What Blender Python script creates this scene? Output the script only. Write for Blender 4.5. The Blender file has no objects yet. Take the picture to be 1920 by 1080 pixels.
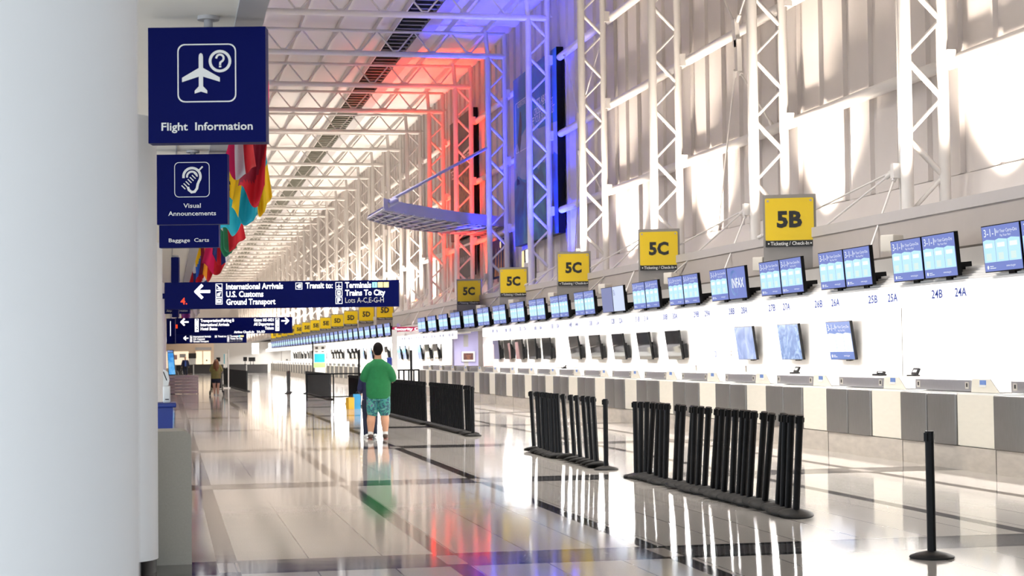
import bpy, bmesh, math, random
from mathutils import Vector, Matrix
random.seed(7)
SC = bpy.context.scene
COL = SC.collection
PI = math.pi
R = math.radians

# ------------------------------------------------------------------ camera
EYE, YAW, PITCH, ROLL = 1.6, 0.196457, 0.038351, -0.0122538
fw = Vector((math.sin(YAW) * math.cos(PITCH), math.cos(YAW) * math.cos(PITCH), math.sin(PITCH)))
rt0 = Vector((math.cos(YAW), -math.sin(YAW), 0))
up0 = rt0.cross(fw)
rt = rt0 * math.cos(ROLL) + up0 * math.sin(ROLL)
up = -rt0 * math.sin(ROLL) + up0 * math.cos(ROLL)
cam_data = bpy.data.cameras.new('camera')
cam = bpy.data.objects.new('camera', cam_data)
COL.objects.link(cam)
cam.matrix_world = Matrix(((rt.x, up.x, -fw.x, 0), (rt.y, up.y, -fw.y, 0), (rt.z, up.z, -fw.z, EYE), (0, 0, 0, 1)))
cam_data.sensor_width = 36.0
cam_data.lens = 36.0 * 3250 / 1920
cam_data.clip_end = 600
cam_data.dof.use_dof = True
cam_data.dof.focus_distance = 20.0
cam_data.dof.aperture_fstop = 5.0
SC.camera = cam

# ------------------------------------------------------------------ world, view, lights
SC.view_settings.view_transform = 'Standard'
SC.view_settings.look = 'None'
SC.view_settings.gamma = 1.0
SC.view_settings.use_curve_mapping = False
SC.view_settings.exposure = 0.0
SC.cycles.use_denoising = True
SC.cycles.max_bounces = 8
SC.cycles.diffuse_bounces = 4
SC.cycles.glossy_bounces = 4
SC.cycles.sample_clamp_indirect = 6.0
world = bpy.data.worlds.new('World')
SC.world = world
world.use_nodes = True
world.node_tree.nodes['Background'].inputs[0].default_value = (0.80, 0.90, 1.0, 1)
world.node_tree.nodes['Background'].inputs[1].default_value = 3.3

COLX, WALLX, BAY, Y0 = 11.9, 13.0, 7.5, 26.5      # tower line, wall line, tower spacing, first visible tower
TOWERS = [Y0 + BAY * k for k in range(-1, 37)]

def spot(name, loc, aim, power, color, angle, blend=0.6, size=0.15):
    d = bpy.data.lights.new(name, 'SPOT')
    d.energy, d.color, d.spot_size, d.spot_blend, d.shadow_soft_size = power, color, R(angle), blend, size
    o = bpy.data.objects.new(name, d)
    COL.objects.link(o)
    o.location = loc
    o.rotation_euler = (Vector(aim) - Vector(loc)).to_track_quat('-Z', 'Y').to_euler()
    return o

def area(name, loc, rot, sx, sy, power, color):
    d = bpy.data.lights.new(name, 'AREA')
    d.shape, d.size, d.size_y, d.energy, d.color = 'RECTANGLE', sx, sy, power, color
    o = bpy.data.objects.new(name, d)
    COL.objects.link(o)
    o.location, o.rotation_euler = loc, rot
    return o

WARM = (1.0, 0.86, 0.72)
for k, y in enumerate(TOWERS):
    blue, red = k in (5, 6), k in (7, 8)
    c = (0.02, 0.03, 1.0) if blue else (1.0, 0.035, 0.008) if red else WARM
    p = 4200 if blue else 2200 if red else 1900
    spot('wall_uplight', (12.2, y - 1.4, 3.95), (12.75, y - 1.4, 13), 700 if k == 6 else p, c, 72 if red or blue else 110)
    if blue or red:
        spot('tower_uplight', (11.55, y - 0.9, 3.95), (11.8, y - 0.2, 13), 13000 if blue else 11000, c, 32)
        spot('roof_uplight', (11.7, y + 2.6, 3.95), (11.0, y + 2.6, 14), 7000 if blue else 6500, c, 34)
        spot('tower_uplight', (12.25, y + (-1.0 if k == 5 else 0.8), 3.95), (12.2, y + (-.3 if k == 5 else .3), 13), 4200 if blue else 3800, c, 50)
    else:
        spot('roof_uplight', (11.6, y - 0.5, 3.95), (10.3, y - 0.4, 14), p * (1.3 if k < 7 else 0.85), c, 80)
    spot('roof_uplight', (1.2, y + 3, 4.1), (4.5, y + 3, 14), 130 if 4 <= k <= 8 else 480 if k < 4 else 430, (1.0, 0.94, 0.90), 100)
    if y < 190: spot('added_fill_spot', (3.6, y + 3.7, 13.4), (8.2, y + 3.7, 0), 6200, (1.0, 0.97, 0.93), 78, 0.9, 1.2)  # fill spots added to brighten floor and desk fronts, no real fittings
# strip lamps recessed in the soffit over the desks
for a, b in ((14.5, 71.0), (81.0, 134.0), (134.0, 187.0)):
    area('soffit_strip_lamp', (11.75, (a + b) / 2, 2.16), (0, R(-28), 0), 0.25, b - a, (b - a) * 42, (1.0, 0.97, 0.93))
    b = min(b, 57.0) if a < 50 else b
    area('desk_strip_lamp', (11.0, (a + b) / 2, 2.37), (0, R(52), 0), 0.25, b - a, (b - a) * 75, (1.0, 0.98, 0.96))

# ------------------------------------------------------------------ materials
MATS = {}
def nd(nt, t, **kw):
    n = nt.nodes.new(t)
    for k, v in kw.items():
        setattr(n, k, v)
    return n

def mat(name, col, rough=0.5, metal=0.0, emit=None, es=1.0, noise=0.0, scale=8.0, stretch=(1, 1, 1), bump=0.0, coat=0.0, spec=None):
    if name in MATS:
        return MATS[name]
    m = bpy.data.materials.new(name)
    m.use_nodes = True
    nt = m.node_tree
    b = nt.nodes['Principled BSDF']
    b.inputs['Base Color'].default_value = (*col, 1)
    b.inputs['Roughness'].default_value = rough
    b.inputs['Metallic'].default_value = metal
    if coat:
        b.inputs['Coat Weight'].default_value = coat
    if spec is not None:
        b.inputs['Specular IOR Level'].default_value = spec
    if emit:
        b.inputs['Emission Color'].default_value = (*emit, 1)
        b.inputs['Emission Strength'].default_value = es
    if noise or bump:
        tc = nd(nt, 'ShaderNodeTexCoord')
        mp = nd(nt, 'ShaderNodeMapping')
        mp.inputs['Scale'].default_value = stretch
        nz = nd(nt, 'ShaderNodeTexNoise')
        nz.inputs['Scale'].default_value = scale
        nz.inputs['Detail'].default_value = 5
        nt.links.new(tc.outputs['Object'], mp.inputs['Vector'])
        nt.links.new(mp.outputs['Vector'], nz.inputs['Vector'])
        if noise:
            mx = nd(nt, 'ShaderNodeMix', data_type='RGBA')
            mx.inputs['A'].default_value = (*[c * (1 - noise) for c in col], 1)
            mx.inputs['B'].default_value = (*[min(1, c * (1 + noise)) for c in col], 1)
            nt.links.new(nz.outputs['Fac'], mx.inputs['Factor'])
            nt.links.new(mx.outputs['Result'], b.inputs['Base Color'])
        if bump:
            bp = nd(nt, 'ShaderNodeBump')
            bp.inputs['Strength'].default_value = bump
            bp.inputs['Distance'].default_value = 0.01
            nt.links.new(nz.outputs['Fac'], bp.inputs['Height'])
            nt.links.new(bp.outputs['Normal'], b.inputs['Normal'])
    MATS[name] = m
    return m

M = dict(
    white=mat('white_paint', (0.80, 0.78, 0.76), 0.45, noise=0.03, scale=3),
    tube=mat('white_tube_paint', (0.72, 0.69, 0.66), 0.35, noise=0.03, scale=5),
    wall=mat('wall_panel_paint', (0.72, 0.67, 0.64), 0.55, noise=0.05, scale=1.5),
    ceil=mat('roof_panel_paint', (0.74, 0.71, 0.69), 0.6, noise=0.04, scale=1.2),
    column=mat('column_paint', (0.83, 0.84, 0.85), 0.5, noise=0.02, scale=2),
    soffit=mat('soffit_panel', (0.86, 0.82, 0.74), 0.7, noise=0.03, scale=2),
    greybeam=mat('grey_beam_paint', (0.42, 0.41, 0.42), 0.5, noise=0.05, scale=3),
    ledge=mat('ledge_grey', (0.46, 0.43, 0.42), 0.5, noise=0.04, scale=3),
    brown=mat('taupe_panel', (0.40, 0.36, 0.335), 0.55, noise=0.06, scale=3),
    housing=mat('housing_grey', (0.50, 0.48, 0.46), 0.5, noise=0.05, scale=4),
    black=mat('black_powder_coat', (0.002, 0.002, 0.0025), 0.4, noise=0.2, scale=20, spec=0.16),
    rubber=mat('black_rubber', (0.012, 0.011, 0.010), 0.6, spec=0.3, noise=0.25, scale=30, bump=0.1),
    steel=mat('brushed_steel', (0.22, 0.212, 0.205), 0.45, 0.6, noise=0.16, scale=14, stretch=(1, 6, 0.5), bump=0.05),
    greysteel=mat('grey_control_box', (0.36, 0.35, 0.37), 0.4, 0.5, noise=0.06, scale=20),
    cream=mat('cream_laminate', (0.82, 0.77, 0.66), 0.35, noise=0.05, scale=5, stretch=(1, 1, 4)),
    granite=mat('granite_plinth', (0.54, 0.485, 0.42), 0.3, noise=0.25, scale=6, stretch=(1, 0.6, 2.0)),
    edge=mat('dark_seam', (0.08, 0.07, 0.06), 0.5),
    navy=mat('navy_sign', (0.0006, 0.0035, 0.085), 0.5, noise=0.05, scale=3, spec=0.08),
    letter=mat('sign_lettering', (0.82, 0.82, 0.80), 0.5),
    litletter=mat('lit_sign_lettering', (0.9, 0.9, 0.9), 0.5, emit=(1, 1, 1), es=1.6),
    yellow=mat('yellow_plate', (0.80, 0.56, 0.008), 0.35, noise=0.03, scale=4),
    signgrey=mat('sign_board_grey', (0.26, 0.245, 0.235), 0.5, noise=0.05, scale=4),
    ink=mat('black_ink', (0.010, 0.009, 0.008), 0.45),
    navyink=mat('blue_numerals', (0.02, 0.05, 0.30), 0.5),
    beige=mat('beige_box', (0.58, 0.54, 0.48), 0.5),
    pale=mat('pale_plastic', (0.80, 0.80, 0.77), 0.4),
    blueplastic=mat('blue_plastic', (0.006, 0.03, 0.25), 0.4),
    olivegrey=mat('grey_cabinet', (0.40, 0.375, 0.315), 0.6, noise=0.1, scale=60),
    darkglass=mat('dark_screen', (0.008, 0.008, 0.009), 0.05, spec=0.45),
    gold=mat('gold_bag', (0.70, 0.40, 0.02), 0.5),
    skyblue=mat('sky_bag', (0.05, 0.38, 0.75), 0.4),
    crimson=mat('crimson_sign', (0.45, 0.01, 0.07), 0.4, emit=(0.5, 0.01, 0.09), es=0.25),
    lav=mat('lavender_panel', (0.45, 0.43, 0.72), 0.5, noise=0.04, scale=2),
    pinkpanel=mat('pink_panel', (0.60, 0.36, 0.36), 0.5),
    skylightglass=mat('skylight_glass', (0.030, 0.032, 0.024), 0.25, noise=0.5, scale=1.5),
    slat=mat('slat_dark', (0.24, 0.235, 0.19), 0.4, noise=0.4, scale=2.0),
    fascia=mat('lit_fascia', (0.8, 0.8, 0.8), 0.5, emit=(1, 0.99, 0.98), es=0.75),
    lamp=mat('lit_panel', (0.9, 0.9, 0.9), 0.5, emit=(1, 1, 0.97), es=5),
    endwall=mat('end_wall_grey', (0.46, 0.45, 0.43), 0.6, noise=0.03, scale=1),
    endbeige=mat('end_wall_beige', (0.72, 0.58, 0.44), 0.6, noise=0.05, scale=1),
    warmlit=mat('lit_doorway', (0.9, 0.8, 0.65), 0.6, emit=(1, 0.84, 0.62), es=0.75),
    charcoal=mat('charcoal_desk', (0.016, 0.014, 0.014), 0.5, noise=0.2, scale=5),
    mauve=mat('mauve_slats', (0.56, 0.48, 0.50), 0.4, noise=0.08, scale=3),
    skin=mat('skin', (0.58, 0.30, 0.18), 0.5, noise=0.06, scale=10),
    skinpale=mat('skin_pale', (0.70, 0.42, 0.30), 0.5, noise=0.05, scale=10),
    green=mat('green_cotton', (0.006, 0.16, 0.045), 0.8, noise=0.2, scale=14, bump=0.15),
    darkhair=mat('black_hair', (0.005, 0.003, 0.003), 0.75, noise=0.4, scale=60, spec=0.15),
    auburn=mat('auburn_hair', (0.20, 0.085, 0.03), 0.5, noise=0.5, scale=30, stretch=(3, 3, 0.4)),
    olive=mat('olive_top', (0.24, 0.22, 0.07), 0.8, noise=0.15, scale=12),
    denim=mat('dark_denim', (0.008, 0.012, 0.035), 0.8, noise=0.3, scale=15),
    blueshirt=mat('blue_shirt', (0.06, 0.12, 0.45), 0.7),
    navyjacket=mat('navy_jacket', (0.005, 0.008, 0.05), 0.7),
    sock=mat('white_sock', (0.75, 0.73, 0.70), 0.8),
    shoe=mat('brown_shoe', (0.06, 0.035, 0.025), 0.6, noise=0.4, scale=30),
    sole=mat('red_brown_sole', (0.16, 0.04, 0.025), 0.6),
    canopy=mat('canopy_metal', (0.55, 0.54, 0.62), 0.4, 0.2, noise=0.03, scale=3),
    redled=mat('red_led', (0.3, 0, 0), 0.5, emit=(1, 0.06, 0.01), es=1.2),
    scr_top=mat('screen_periwinkle', (0.02, 0.02, 0.03), 0.45, spec=0.12, emit=(0.19, 0.25, 0.62), es=1.0),
    scr_box=mat('screen_cyan', (0.02, 0.02, 0.03), 0.45, spec=0.12, emit=(0.55, 0.88, 0.97), es=1.0),
    scr_deep=mat('screen_deep_blue', (0.02, 0.02, 0.03), 0.45, spec=0.12, emit=(0.012, 0.12, 0.48), es=1.0),
    scr_white=mat('screen_white', (0.02, 0.02, 0.03), 0.45, spec=0.12, emit=(0.92, 0.97, 1.0), es=1.0),
    scr_pale=mat('screen_pale', (0.02, 0.02, 0.03), 0.45, spec=0.12, emit=(0.66, 0.75, 0.95), es=1.0),
    scr_grey=mat('screen_grey', (0.02, 0.02, 0.03), 0.45, spec=0.12, emit=(0.22, 0.25, 0.46), es=1.0),
    scr_yel=mat('screen_pale_yellow', (0.02, 0.02, 0.03), 0.45, spec=0.12, emit=(0.72, 0.90, 0.86), es=1.0),
    sigcyan=mat('terminal_tile_cyan', (0.3, 0.7, 0.8), 0.5, emit=(0.35, 0.8, 0.95), es=0.9),
    sigyel=mat('terminal_tile_yellow', (0.8, 0.7, 0.3), 0.5, emit=(0.9, 0.75, 0.35), es=0.9),
    flame=mat('orange_print', (0.60, 0.22, 0.04), 0.5),
    limeprint=mat('lime_print', (0.45, 0.75, 0.25), 0.5),
    tealprint=mat('teal_print', (0.02, 0.45, 0.60), 0.5),
)
FLAGC = {}
for n, c in dict(teal=(0.0, 0.30, 0.40), aqua=(0.01, 0.42, 0.55), gold=(0.80, 0.50, 0.0), red=(0.50, 0.0, 0.01), crimson=(0.62, 0.0, 0.09),
                 white=(0.78, 0.74, 0.75), black=(0.012, 0.011, 0.011), green=(0.01, 0.17, 0.08), blue=(0.01, 0.09, 0.50), navy=(0.008, 0.015, 0.12),
                 dark=(0.22, 0.0, 0.02), orange=(0.85, 0.30, 0.01), purple=(0.20, 0.03, 0.25)).items():
    FLAGC[n] = mat('flag_' + n, c, 0.75, noise=0.08, scale=6)

def ramp_screen(name, c1, c2, c3, scale, dist, es=1.0):
    """a lit screen showing a soft moving-image pattern"""
    m = bpy.data.materials.new(name); m.use_nodes = True
    nt = m.node_tree; b = nt.nodes['Principled BSDF']
    b.inputs['Base Color'].default_value = (0.02, 0.02, 0.03, 1); b.inputs['Roughness'].default_value = 0.4; b.inputs['Specular IOR Level'].default_value = 0.12
    tc = nd(nt, 'ShaderNodeTexCoord'); w = nd(nt, 'ShaderNodeTexNoise')
    w.inputs['Scale'].default_value = scale; w.inputs['Distortion'].default_value = dist; w.inputs['Detail'].default_value = 4
    r = nd(nt, 'ShaderNodeValToRGB')
    r.color_ramp.elements[0].color = (*c1, 1); r.color_ramp.elements[0].position = 0.32
    r.color_ramp.elements[1].color = (*c3, 1); r.color_ramp.elements[1].position = 0.72
    e = r.color_ramp.elements.new(0.5); e.color = (*c2, 1)
    nt.links.new(tc.outputs['Object'], w.inputs['Vector']); nt.links.new(w.outputs['Fac'], r.inputs['Fac'])
    nt.links.new(r.outputs['Color'], b.inputs['Emission Color']); b.inputs['Emission Strength'].default_value = es
    return m
M['scr_ice'] = ramp_screen('screen_ice', (0.10, 0.20, 0.50), (0.22, 0.34, 0.66), (0.45, 0.58, 0.82), 2.2, 1.2)
M['scr_totem'] = ramp_screen('screen_totem', (0.03, 0.25, 0.75), (0.10, 0.42, 0.88), (0.25, 0.60, 0.95), 3.0, 1.0)
M['scr_burst'] = ramp_screen('screen_burst', (0.03, 0.13, 0.42), (0.12, 0.27, 0.58), (0.42, 0.62, 0.85), 3.4, 2.4)

def poster_mat(name, cols, scale, zsplit=None, zc=None):
    """printed banner: marbled colours, optionally another set below a wavy line"""
    m = bpy.data.materials.new(name); m.use_nodes = True
    nt = m.node_tree; b = nt.nodes['Principled BSDF']; b.inputs['Roughness'].default_value = 0.5
    tc = nd(nt, 'ShaderNodeTexCoord'); w = nd(nt, 'ShaderNodeTexNoise')
    w.inputs['Scale'].default_value = scale; w.inputs['Distortion'].default_value = 1.2; w.inputs['Detail'].default_value = 6
    r = nd(nt, 'ShaderNodeValToRGB')
    while len(r.color_ramp.elements) < len(cols):
        r.color_ramp.elements.new(0.5)
    for i, c in enumerate(cols):
        r.color_ramp.elements[i].position = 0.3 + 0.4 * i / (len(cols) - 1); r.color_ramp.elements[i].color = (*c, 1)
    nt.links.new(tc.outputs['Object'], w.inputs['Vector']); nt.links.new(w.outputs['Fac'], r.inputs['Fac'])
    nt.links.new(r.outputs['Color'], b.inputs['Base Color'])
    return m
M['ocean'] = poster_mat('ocean_print', [(0.004, 0.03, 0.10), (0.008, 0.09, 0.22), (0.05, 0.24, 0.36)], 0.9)
M['haze'] = poster_mat('haze_print', [(0.10, 0.22, 0.40), (0.28, 0.34, 0.46), (0.40, 0.42, 0.50)], 0.7)
M['seasky'] = poster_mat('sea_sky_print', [(0.005, 0.12, 0.30), (0.01, 0.20, 0.42)], 0.8)
M['nightprint'] = poster_mat('night_print', [(0.012, 0.014, 0.02), (0.03, 0.03, 0.04), (0.05, 0.04, 0.04)], 1.2)
M['fireprint'] = poster_mat('fire_print', [(0.015, 0.01, 0.01), (0.05, 0.02, 0.015), (0.30, 0.13, 0.06), (0.02, 0.05, 0.03)], 1.8)
M['print_shorts'] = poster_mat('tropical_print', [(0.45, 0.03, 0.25), (0.006, 0.01, 0.10), (0.015, 0.20, 0.22), (0.05, 0.32, 0.24), (0.008, 0.012, 0.09), (0.03, 0.28, 0.24), (0.14, 0.36, 0.25), (0.01, 0.10, 0.30), (0.60, 0.22, 0.03)], 6.0)
M['stone'] = poster_mat('dull_print', [(0.05, 0.012, 0.015), (0.10, 0.03, 0.02)], 6)

def floor_material():
    m = bpy.data.materials.new('polished_terrazzo'); m.use_nodes = True
    nt = m.node_tree; L = nt.links; b = nt.nodes['Principled BSDF']
    g = nd(nt, 'ShaderNodeNewGeometry'); s = nd(nt, 'ShaderNodeSeparateXYZ'); L.new(g.outputs['Position'], s.inputs[0])
    def ma(op, a, bb=None, c=None):
        n = nd(nt, 'ShaderNodeMath', operation=op)
        for i, v in enumerate((a, bb, c)):
            if v is None: continue
            if isinstance(v, (int, float)): n.inputs[i].default_value = v
            else: L.new(v, n.inputs[i])
        return n.outputs[0]
    def dist(sock, off, per):             # distance to nearest line of a family
        t = ma('FLOORED_MODULO', ma('ADD', ma('SUBTRACT', sock, off), per / 2), per)
        return ma('ABSOLUTE', ma('SUBTRACT', t, per / 2))
    X, Y = s.outputs['X'], s.outputs['Y']
    dx, dy = dist(X, 0.45, 1.725), dist(Y, 13.48, 8.4)
    bx = ma('MULTIPLY', ma('LESS_THAN', dx, 0.08), ma('GREATER_THAN', ma('ABSOLUTE', ma('SUBTRACT', X, 5.65)), 0.6)); by = ma('LESS_THAN', dy, 0.43); by_in = ma('LESS_THAN', dy, 0.30)
    border = ma('SUBTRACT', by, by_in)
    pale = ma('MULTIPLY', bx, by_in)
    jx, jy = ma('LESS_THAN', dist(X, 0.505, 0.5875), 0.005), ma('LESS_THAN', dist(Y, 13.48 + 0.43, 8.4), 0.006)
    joint = ma('MAXIMUM', jx, jy)
    nz = nd(nt, 'ShaderNodeTexNoise'); nz.inputs['Scale'].default_value = 90; nz.inputs['Detail'].default_value = 3
    L.new(g.outputs['Position'], nz.inputs['Vector'])
    def mix(f, a, bcol):
        n = nd(nt, 'ShaderNodeMix', data_type='RGBA')
        if isinstance(f, (int, float)): n.inputs['Factor'].default_value = f
        else: L.new(f, n.inputs['Factor'])
        for key, v in (('A', a), ('B', bcol)):
            if isinstance(v, tuple): n.inputs[key].default_value = (*v, 1)
            else: L.new(v, n.inputs[key])
        return n.outputs['Result']
    base = mix(nz.outputs['Fac'], (0.47, 0.43, 0.39), (0.66, 0.61, 0.56))
    field = mix(nz.outputs['Fac'], (0.055, 0.05, 0.05), (0.12, 0.112, 0.11))
    c = mix(by, base, field)
    c = mix(border, c, (0.012, 0.012, 0.014))
    c = mix(ma('MULTIPLY', bx, ma('SUBTRACT', 1.0, by)), c, (0.02, 0.018, 0.02))
    c = mix(pale, c, (0.46, 0.41, 0.37))
    c = mix(joint, c, (0.12, 0.10, 0.09))
    L.new(c, b.inputs['Base Color'])
    n2 = nd(nt, 'ShaderNodeTexNoise'); n2.inputs['Scale'].default_value = 1.4; n2.inputs['Detail'].default_value = 2
    L.new(g.outputs['Position'], n2.inputs['Vector'])
    bp = nd(nt, 'ShaderNodeBump'); bp.inputs['Strength'].default_value = 0.035; bp.inputs['Distance'].default_value = 0.02
    L.new(n2.outputs['Fac'], bp.inputs['Height']); L.new(bp.outputs['Normal'], b.inputs['Normal'])
    b.inputs['Roughness'].default_value = 0.07
    b.inputs['IOR'].default_value = 1.45
    return m
M['floor'] = floor_material()

# ------------------------------------------------------------------ mesh helpers
class MB:
    """collects faces for ONE mesh object; every face carries a material index"""
    def __init__(s): s.v, s.f, s.m, s.sm, s.mats, s.x = [], [], [], [], [], Matrix.Identity(4)
    def mi(s, m):
        if isinstance(m, str): m = M[m]
        if m not in s.mats: s.mats.append(m)
        return s.mats.index(m)
    def add(s, vs, fs, m, smooth=False):
        o = len(s.v); k = s.mi(m)
        s.v += [tuple(s.x @ Vector(p)) for p in vs]
        for f in fs:
            s.f.append([o + i for i in f]); s.m.append(k); s.sm.append(smooth)
    def box(s, x0, x1, y0, y1, z0, z1, m):
        s.add([(x0, y0, z0), (x1, y0, z0), (x1, y1, z0), (x0, y1, z0), (x0, y0, z1), (x1, y0, z1), (x1, y1, z1), (x0, y1, z1)],
              [(0, 3, 2, 1), (4, 5, 6, 7), (0, 1, 5, 4), (1, 2, 6, 5), (2, 3, 7, 6), (3, 0, 4, 7)], m)
    def rbox(s, x0, x1, y0, y1, z0, z1, m, r=0.01, seg=2):
        bm = bmesh.new(); bmesh.ops.create_cube(bm, size=1)
        for v in bm.verts:
            v.co = ((x0 + x1) / 2 + v.co.x * (x1 - x0), (y0 + y1) / 2 + v.co.y * (y1 - y0), (z0 + z1) / 2 + v.co.z * (z1 - z0))
        bmesh.ops.bevel(bm, geom=bm.edges[:], offset=r, segments=seg, affect='EDGES', profile=0.5)
        bm.verts.index_update()
        s.add([v.co[:] for v in bm.verts], [[v.index for v in f.verts] for f in bm.faces], m, True); bm.free()
    def tube(s, p, q, r, m, n=10, r2=None, cap=True):
        p, q = Vector(p), Vector(q); r2 = r if r2 is None else r2
        d = (q - p).normalized(); a = d.orthogonal().normalized(); b = d.cross(a)
        vs = []
        for c, rr in ((p, r), (q, r2)):
            for i in range(n):
                t = 2 * PI * i / n; vs.append(c + a * (rr * math.cos(t)) + b * (rr * math.sin(t)))
        s.add(vs, [(i, (i + 1) % n, n + (i + 1) % n, n + i) for i in range(n)], m, True)
        if cap:
            s.add(vs[:n], [tuple(range(n))[::-1]], m); s.add(vs[n:], [tuple(range(n))], m)
    def path(s, pts, r, m, n=8, closed=False):
        pts = [Vector(p) for p in pts]
        rr = r if isinstance(r, (list, tuple)) else [r] * len(pts)
        vs, ref = [], None
        for i, p in enumerate(pts):
            d = (pts[min(i + 1, len(pts) - 1)] - pts[max(i - 1, 0)]).normalized()
            a = d.orthogonal() if ref is None else ref - d * ref.dot(d)
            a.normalize(); ref = a; b = d.cross(a)
            vs += [p + a * (rr[i] * math.cos(2 * PI * j / n)) + b * (rr[i] * math.sin(2 * PI * j / n)) for j in range(n)]
        fs = [(i * n + j, i * n + (j + 1) % n, (i + 1) * n + (j + 1) % n, (i + 1) * n + j) for i in range(len(pts) - 1) for j in range(n)]
        s.add(vs, fs, m, True)
        s.add(vs[:n], [tuple(range(n))[::-1]], m); s.add(vs[-n:], [tuple(range(n))], m)
    def lathe(s, prof, m, n=24, c=(0, 0, 0)):
        vs = [(c[0] + r * math.cos(2 * PI * j / n), c[1] + r * math.sin(2 * PI * j / n), c[2] + z) for r, z in prof for j in range(n)]
        k = len(prof)
        s.add(vs, [(i * n + j, i * n + (j + 1) % n, (i + 1) * n + (j + 1) % n, (i + 1) * n + j) for i in range(k - 1) for j in range(n)], m, True)
        s.add(vs[:n], [tuple(range(n))[::-1]], m); s.add(vs[-n:], [tuple(range(n))], m)
    def prism(s, poly, y0, y1, m):                # poly in (x, z), extruded along y
        n = len(poly)
        vs = [(x, y0, z) for x, z in poly] + [(x, y1, z) for x, z in poly]
        s.add(vs, [tuple(range(n)), tuple(range(2 * n - 1, n - 1, -1))] + [(i, n + i, n + (i + 1) % n, (i + 1) % n) for i in range(n)], m)
    def prismx(s, poly, x0, x1, m):               # poly in (y, z), extruded along x
        n = len(poly)
        vs = [(x0, y, z) for y, z in poly] + [(x1, y, z) for y, z in poly]
        s.add(vs, [tuple(range(n)), tuple(range(2 * n - 1, n - 1, -1))] + [(i, n + i, n + (i + 1) % n, (i + 1) % n) for i in range(n)], m)
    # flat drawing on a face looking along -y: u to the right, w up, off = distance in front of y=0
    def flat(s, poly, m, off=0.003):
        s.add([(u, -off, w) for u, w in poly], [tuple(range(len(poly)))], m)
    def rect(s, u0, u1, w0, w1, m, off=0.003): s.flat([(u0, w0), (u1, w0), (u1, w1), (u0, w1)], m, off)
    def ring(s, outer, inner, m, off=0.003):
        n = len(outer)
        s.add([(u, -off, w) for u, w in outer + inner], [(i, (i + 1) % n, n + (i + 1) % n, n + i) for i in range(n)], m)
    def stroke(s, pts, wd, m, off=0.003):
        for i in range(len(pts) - 1):
            a, b = Vector(pts[i]), Vector(pts[i + 1]); d = (b - a).normalized() * (wd / 2); e = Vector((-d.y, d.x))
            q = [a - d * .6 + e, a - d * .6 - e, b + d * .6 - e, b + d * .6 + e]
            s.flat([(p.x, p.y) for p in q], m, off + 0.0002 * (i % 3))
    def text(s, body, cap, u, w, m, off=0.003, align='C', width=None, bold=0.0):
        vs, fs, x0, x1 = glyphs(body, bold)
        k = cap / CAPH; kx = k if width is None else width / (x1 - x0)
        sh = {'C': -(x0 + x1) / 2, 'L': -x0, 'R': -x1}[align]
        s.add([(u + (x + sh) * kx, -off, w + y * k) for x, y in vs], fs, m)
    def build(s, name, parent=None, loc=(0, 0, 0)):
        me = bpy.data.meshes.new(name); me.from_pydata(s.v, [], s.f); me.update()
        for m in s.mats: me.materials.append(m)
        me.polygons.foreach_set('material_index', s.m); me.polygons.foreach_set('use_smooth', s.sm)
        o = bpy.data.objects.new(name, me); COL.objects.link(o); o.location = loc
        if parent: o.parent = parent
        return o

GL = {}
def glyphs(body, bold=0.0):
    key = (body, bold)
    if key not in GL:
        cu = bpy.data.curves.new('lettering', 'FONT'); cu.body = body; cu.resolution_u = 2; cu.offset = bold
        ob = bpy.data.objects.new('lettering', cu); COL.objects.link(ob)
        bpy.context.view_layer.update()
        me = ob.evaluated_get(bpy.context.evaluated_depsgraph_get()).to_mesh()
        vs = [(v.co.x, v.co.y) for v in me.vertices]; fs = [tuple(p.vertices) for p in me.polygons]
        xs = [v[0] for v in vs] or [0, 1]
        bpy.data.objects.remove(ob); bpy.data.curves.remove(cu)
        GL[key] = (vs, fs, min(xs), max(xs))
    return GL[key]
CAPH = max(v[1] for v in glyphs('H')[0])

def rrect(cx, cy, w, h, r, n=5):
    pts = []
    for sx, sy, a0 in ((1, -1, -90), (1, 1, 0), (-1, 1, 90), (-1, -1, 180)):
        for i in range(n + 1):
            a = R(a0 + 90 * i / n)
            pts.append((cx + sx * (w / 2 - r) + r * math.cos(a), cy + sy * (h / 2 - r) + r * math.sin(a)))
    return pts
def circ(cx, cy, r, n=28, a0=0, a1=360):
    full = abs(a1 - a0) == 360
    k = n if full else n + 1
    return [(cx + r * math.cos(R(a0 + (a1 - a0) * i / n)), cy + r * math.sin(R(a0 + (a1 - a0) * i / n))) for i in range(k)]

def tag(o, label, cat, group=None, kind=None):
    o['label'] = label; o['category'] = cat
    if group: o['group'] = group
    if kind: o['kind'] = kind
    return o
def thing(name, label, cat, loc=(0, 0, 0), rot=(0, 0, 0), group=None):
    o = bpy.data.objects.new(name, None); COL.objects.link(o); o.empty_display_size = 0.1
    o.location, o.rotation_euler = loc, rot
    return tag(o, label, cat, group)
def struct(o): o['kind'] = 'structure'; return o
KIDS = {}
def dup(root, loc, rot=None, label=None):
    r = root.copy(); COL.objects.link(r); r.location = loc
    if rot is not None: r.rotation_euler = rot
    if label: r['label'] = label
    def sub(a, b):
        if a.name not in KIDS: KIDS[a.name] = list(a.children)
        for ch in KIDS[a.name]:
            c = ch.copy(); COL.objects.link(c); c.parent = b; sub(ch, c)
    sub(root, r)
    return r
ONES = 'zeroth first second third fourth fifth sixth seventh eighth ninth tenth eleventh twelfth thirteenth fourteenth fifteenth sixteenth seventeenth eighteenth nineteenth'.split()
CARD = 'zero one two three four five six seven eight nine ten eleven twelve thirteen fourteen fifteen sixteen seventeen eighteen nineteen'.split()
TENS = {2: 'twent', 3: 'thirt', 4: 'fort', 5: 'fift'}
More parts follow.
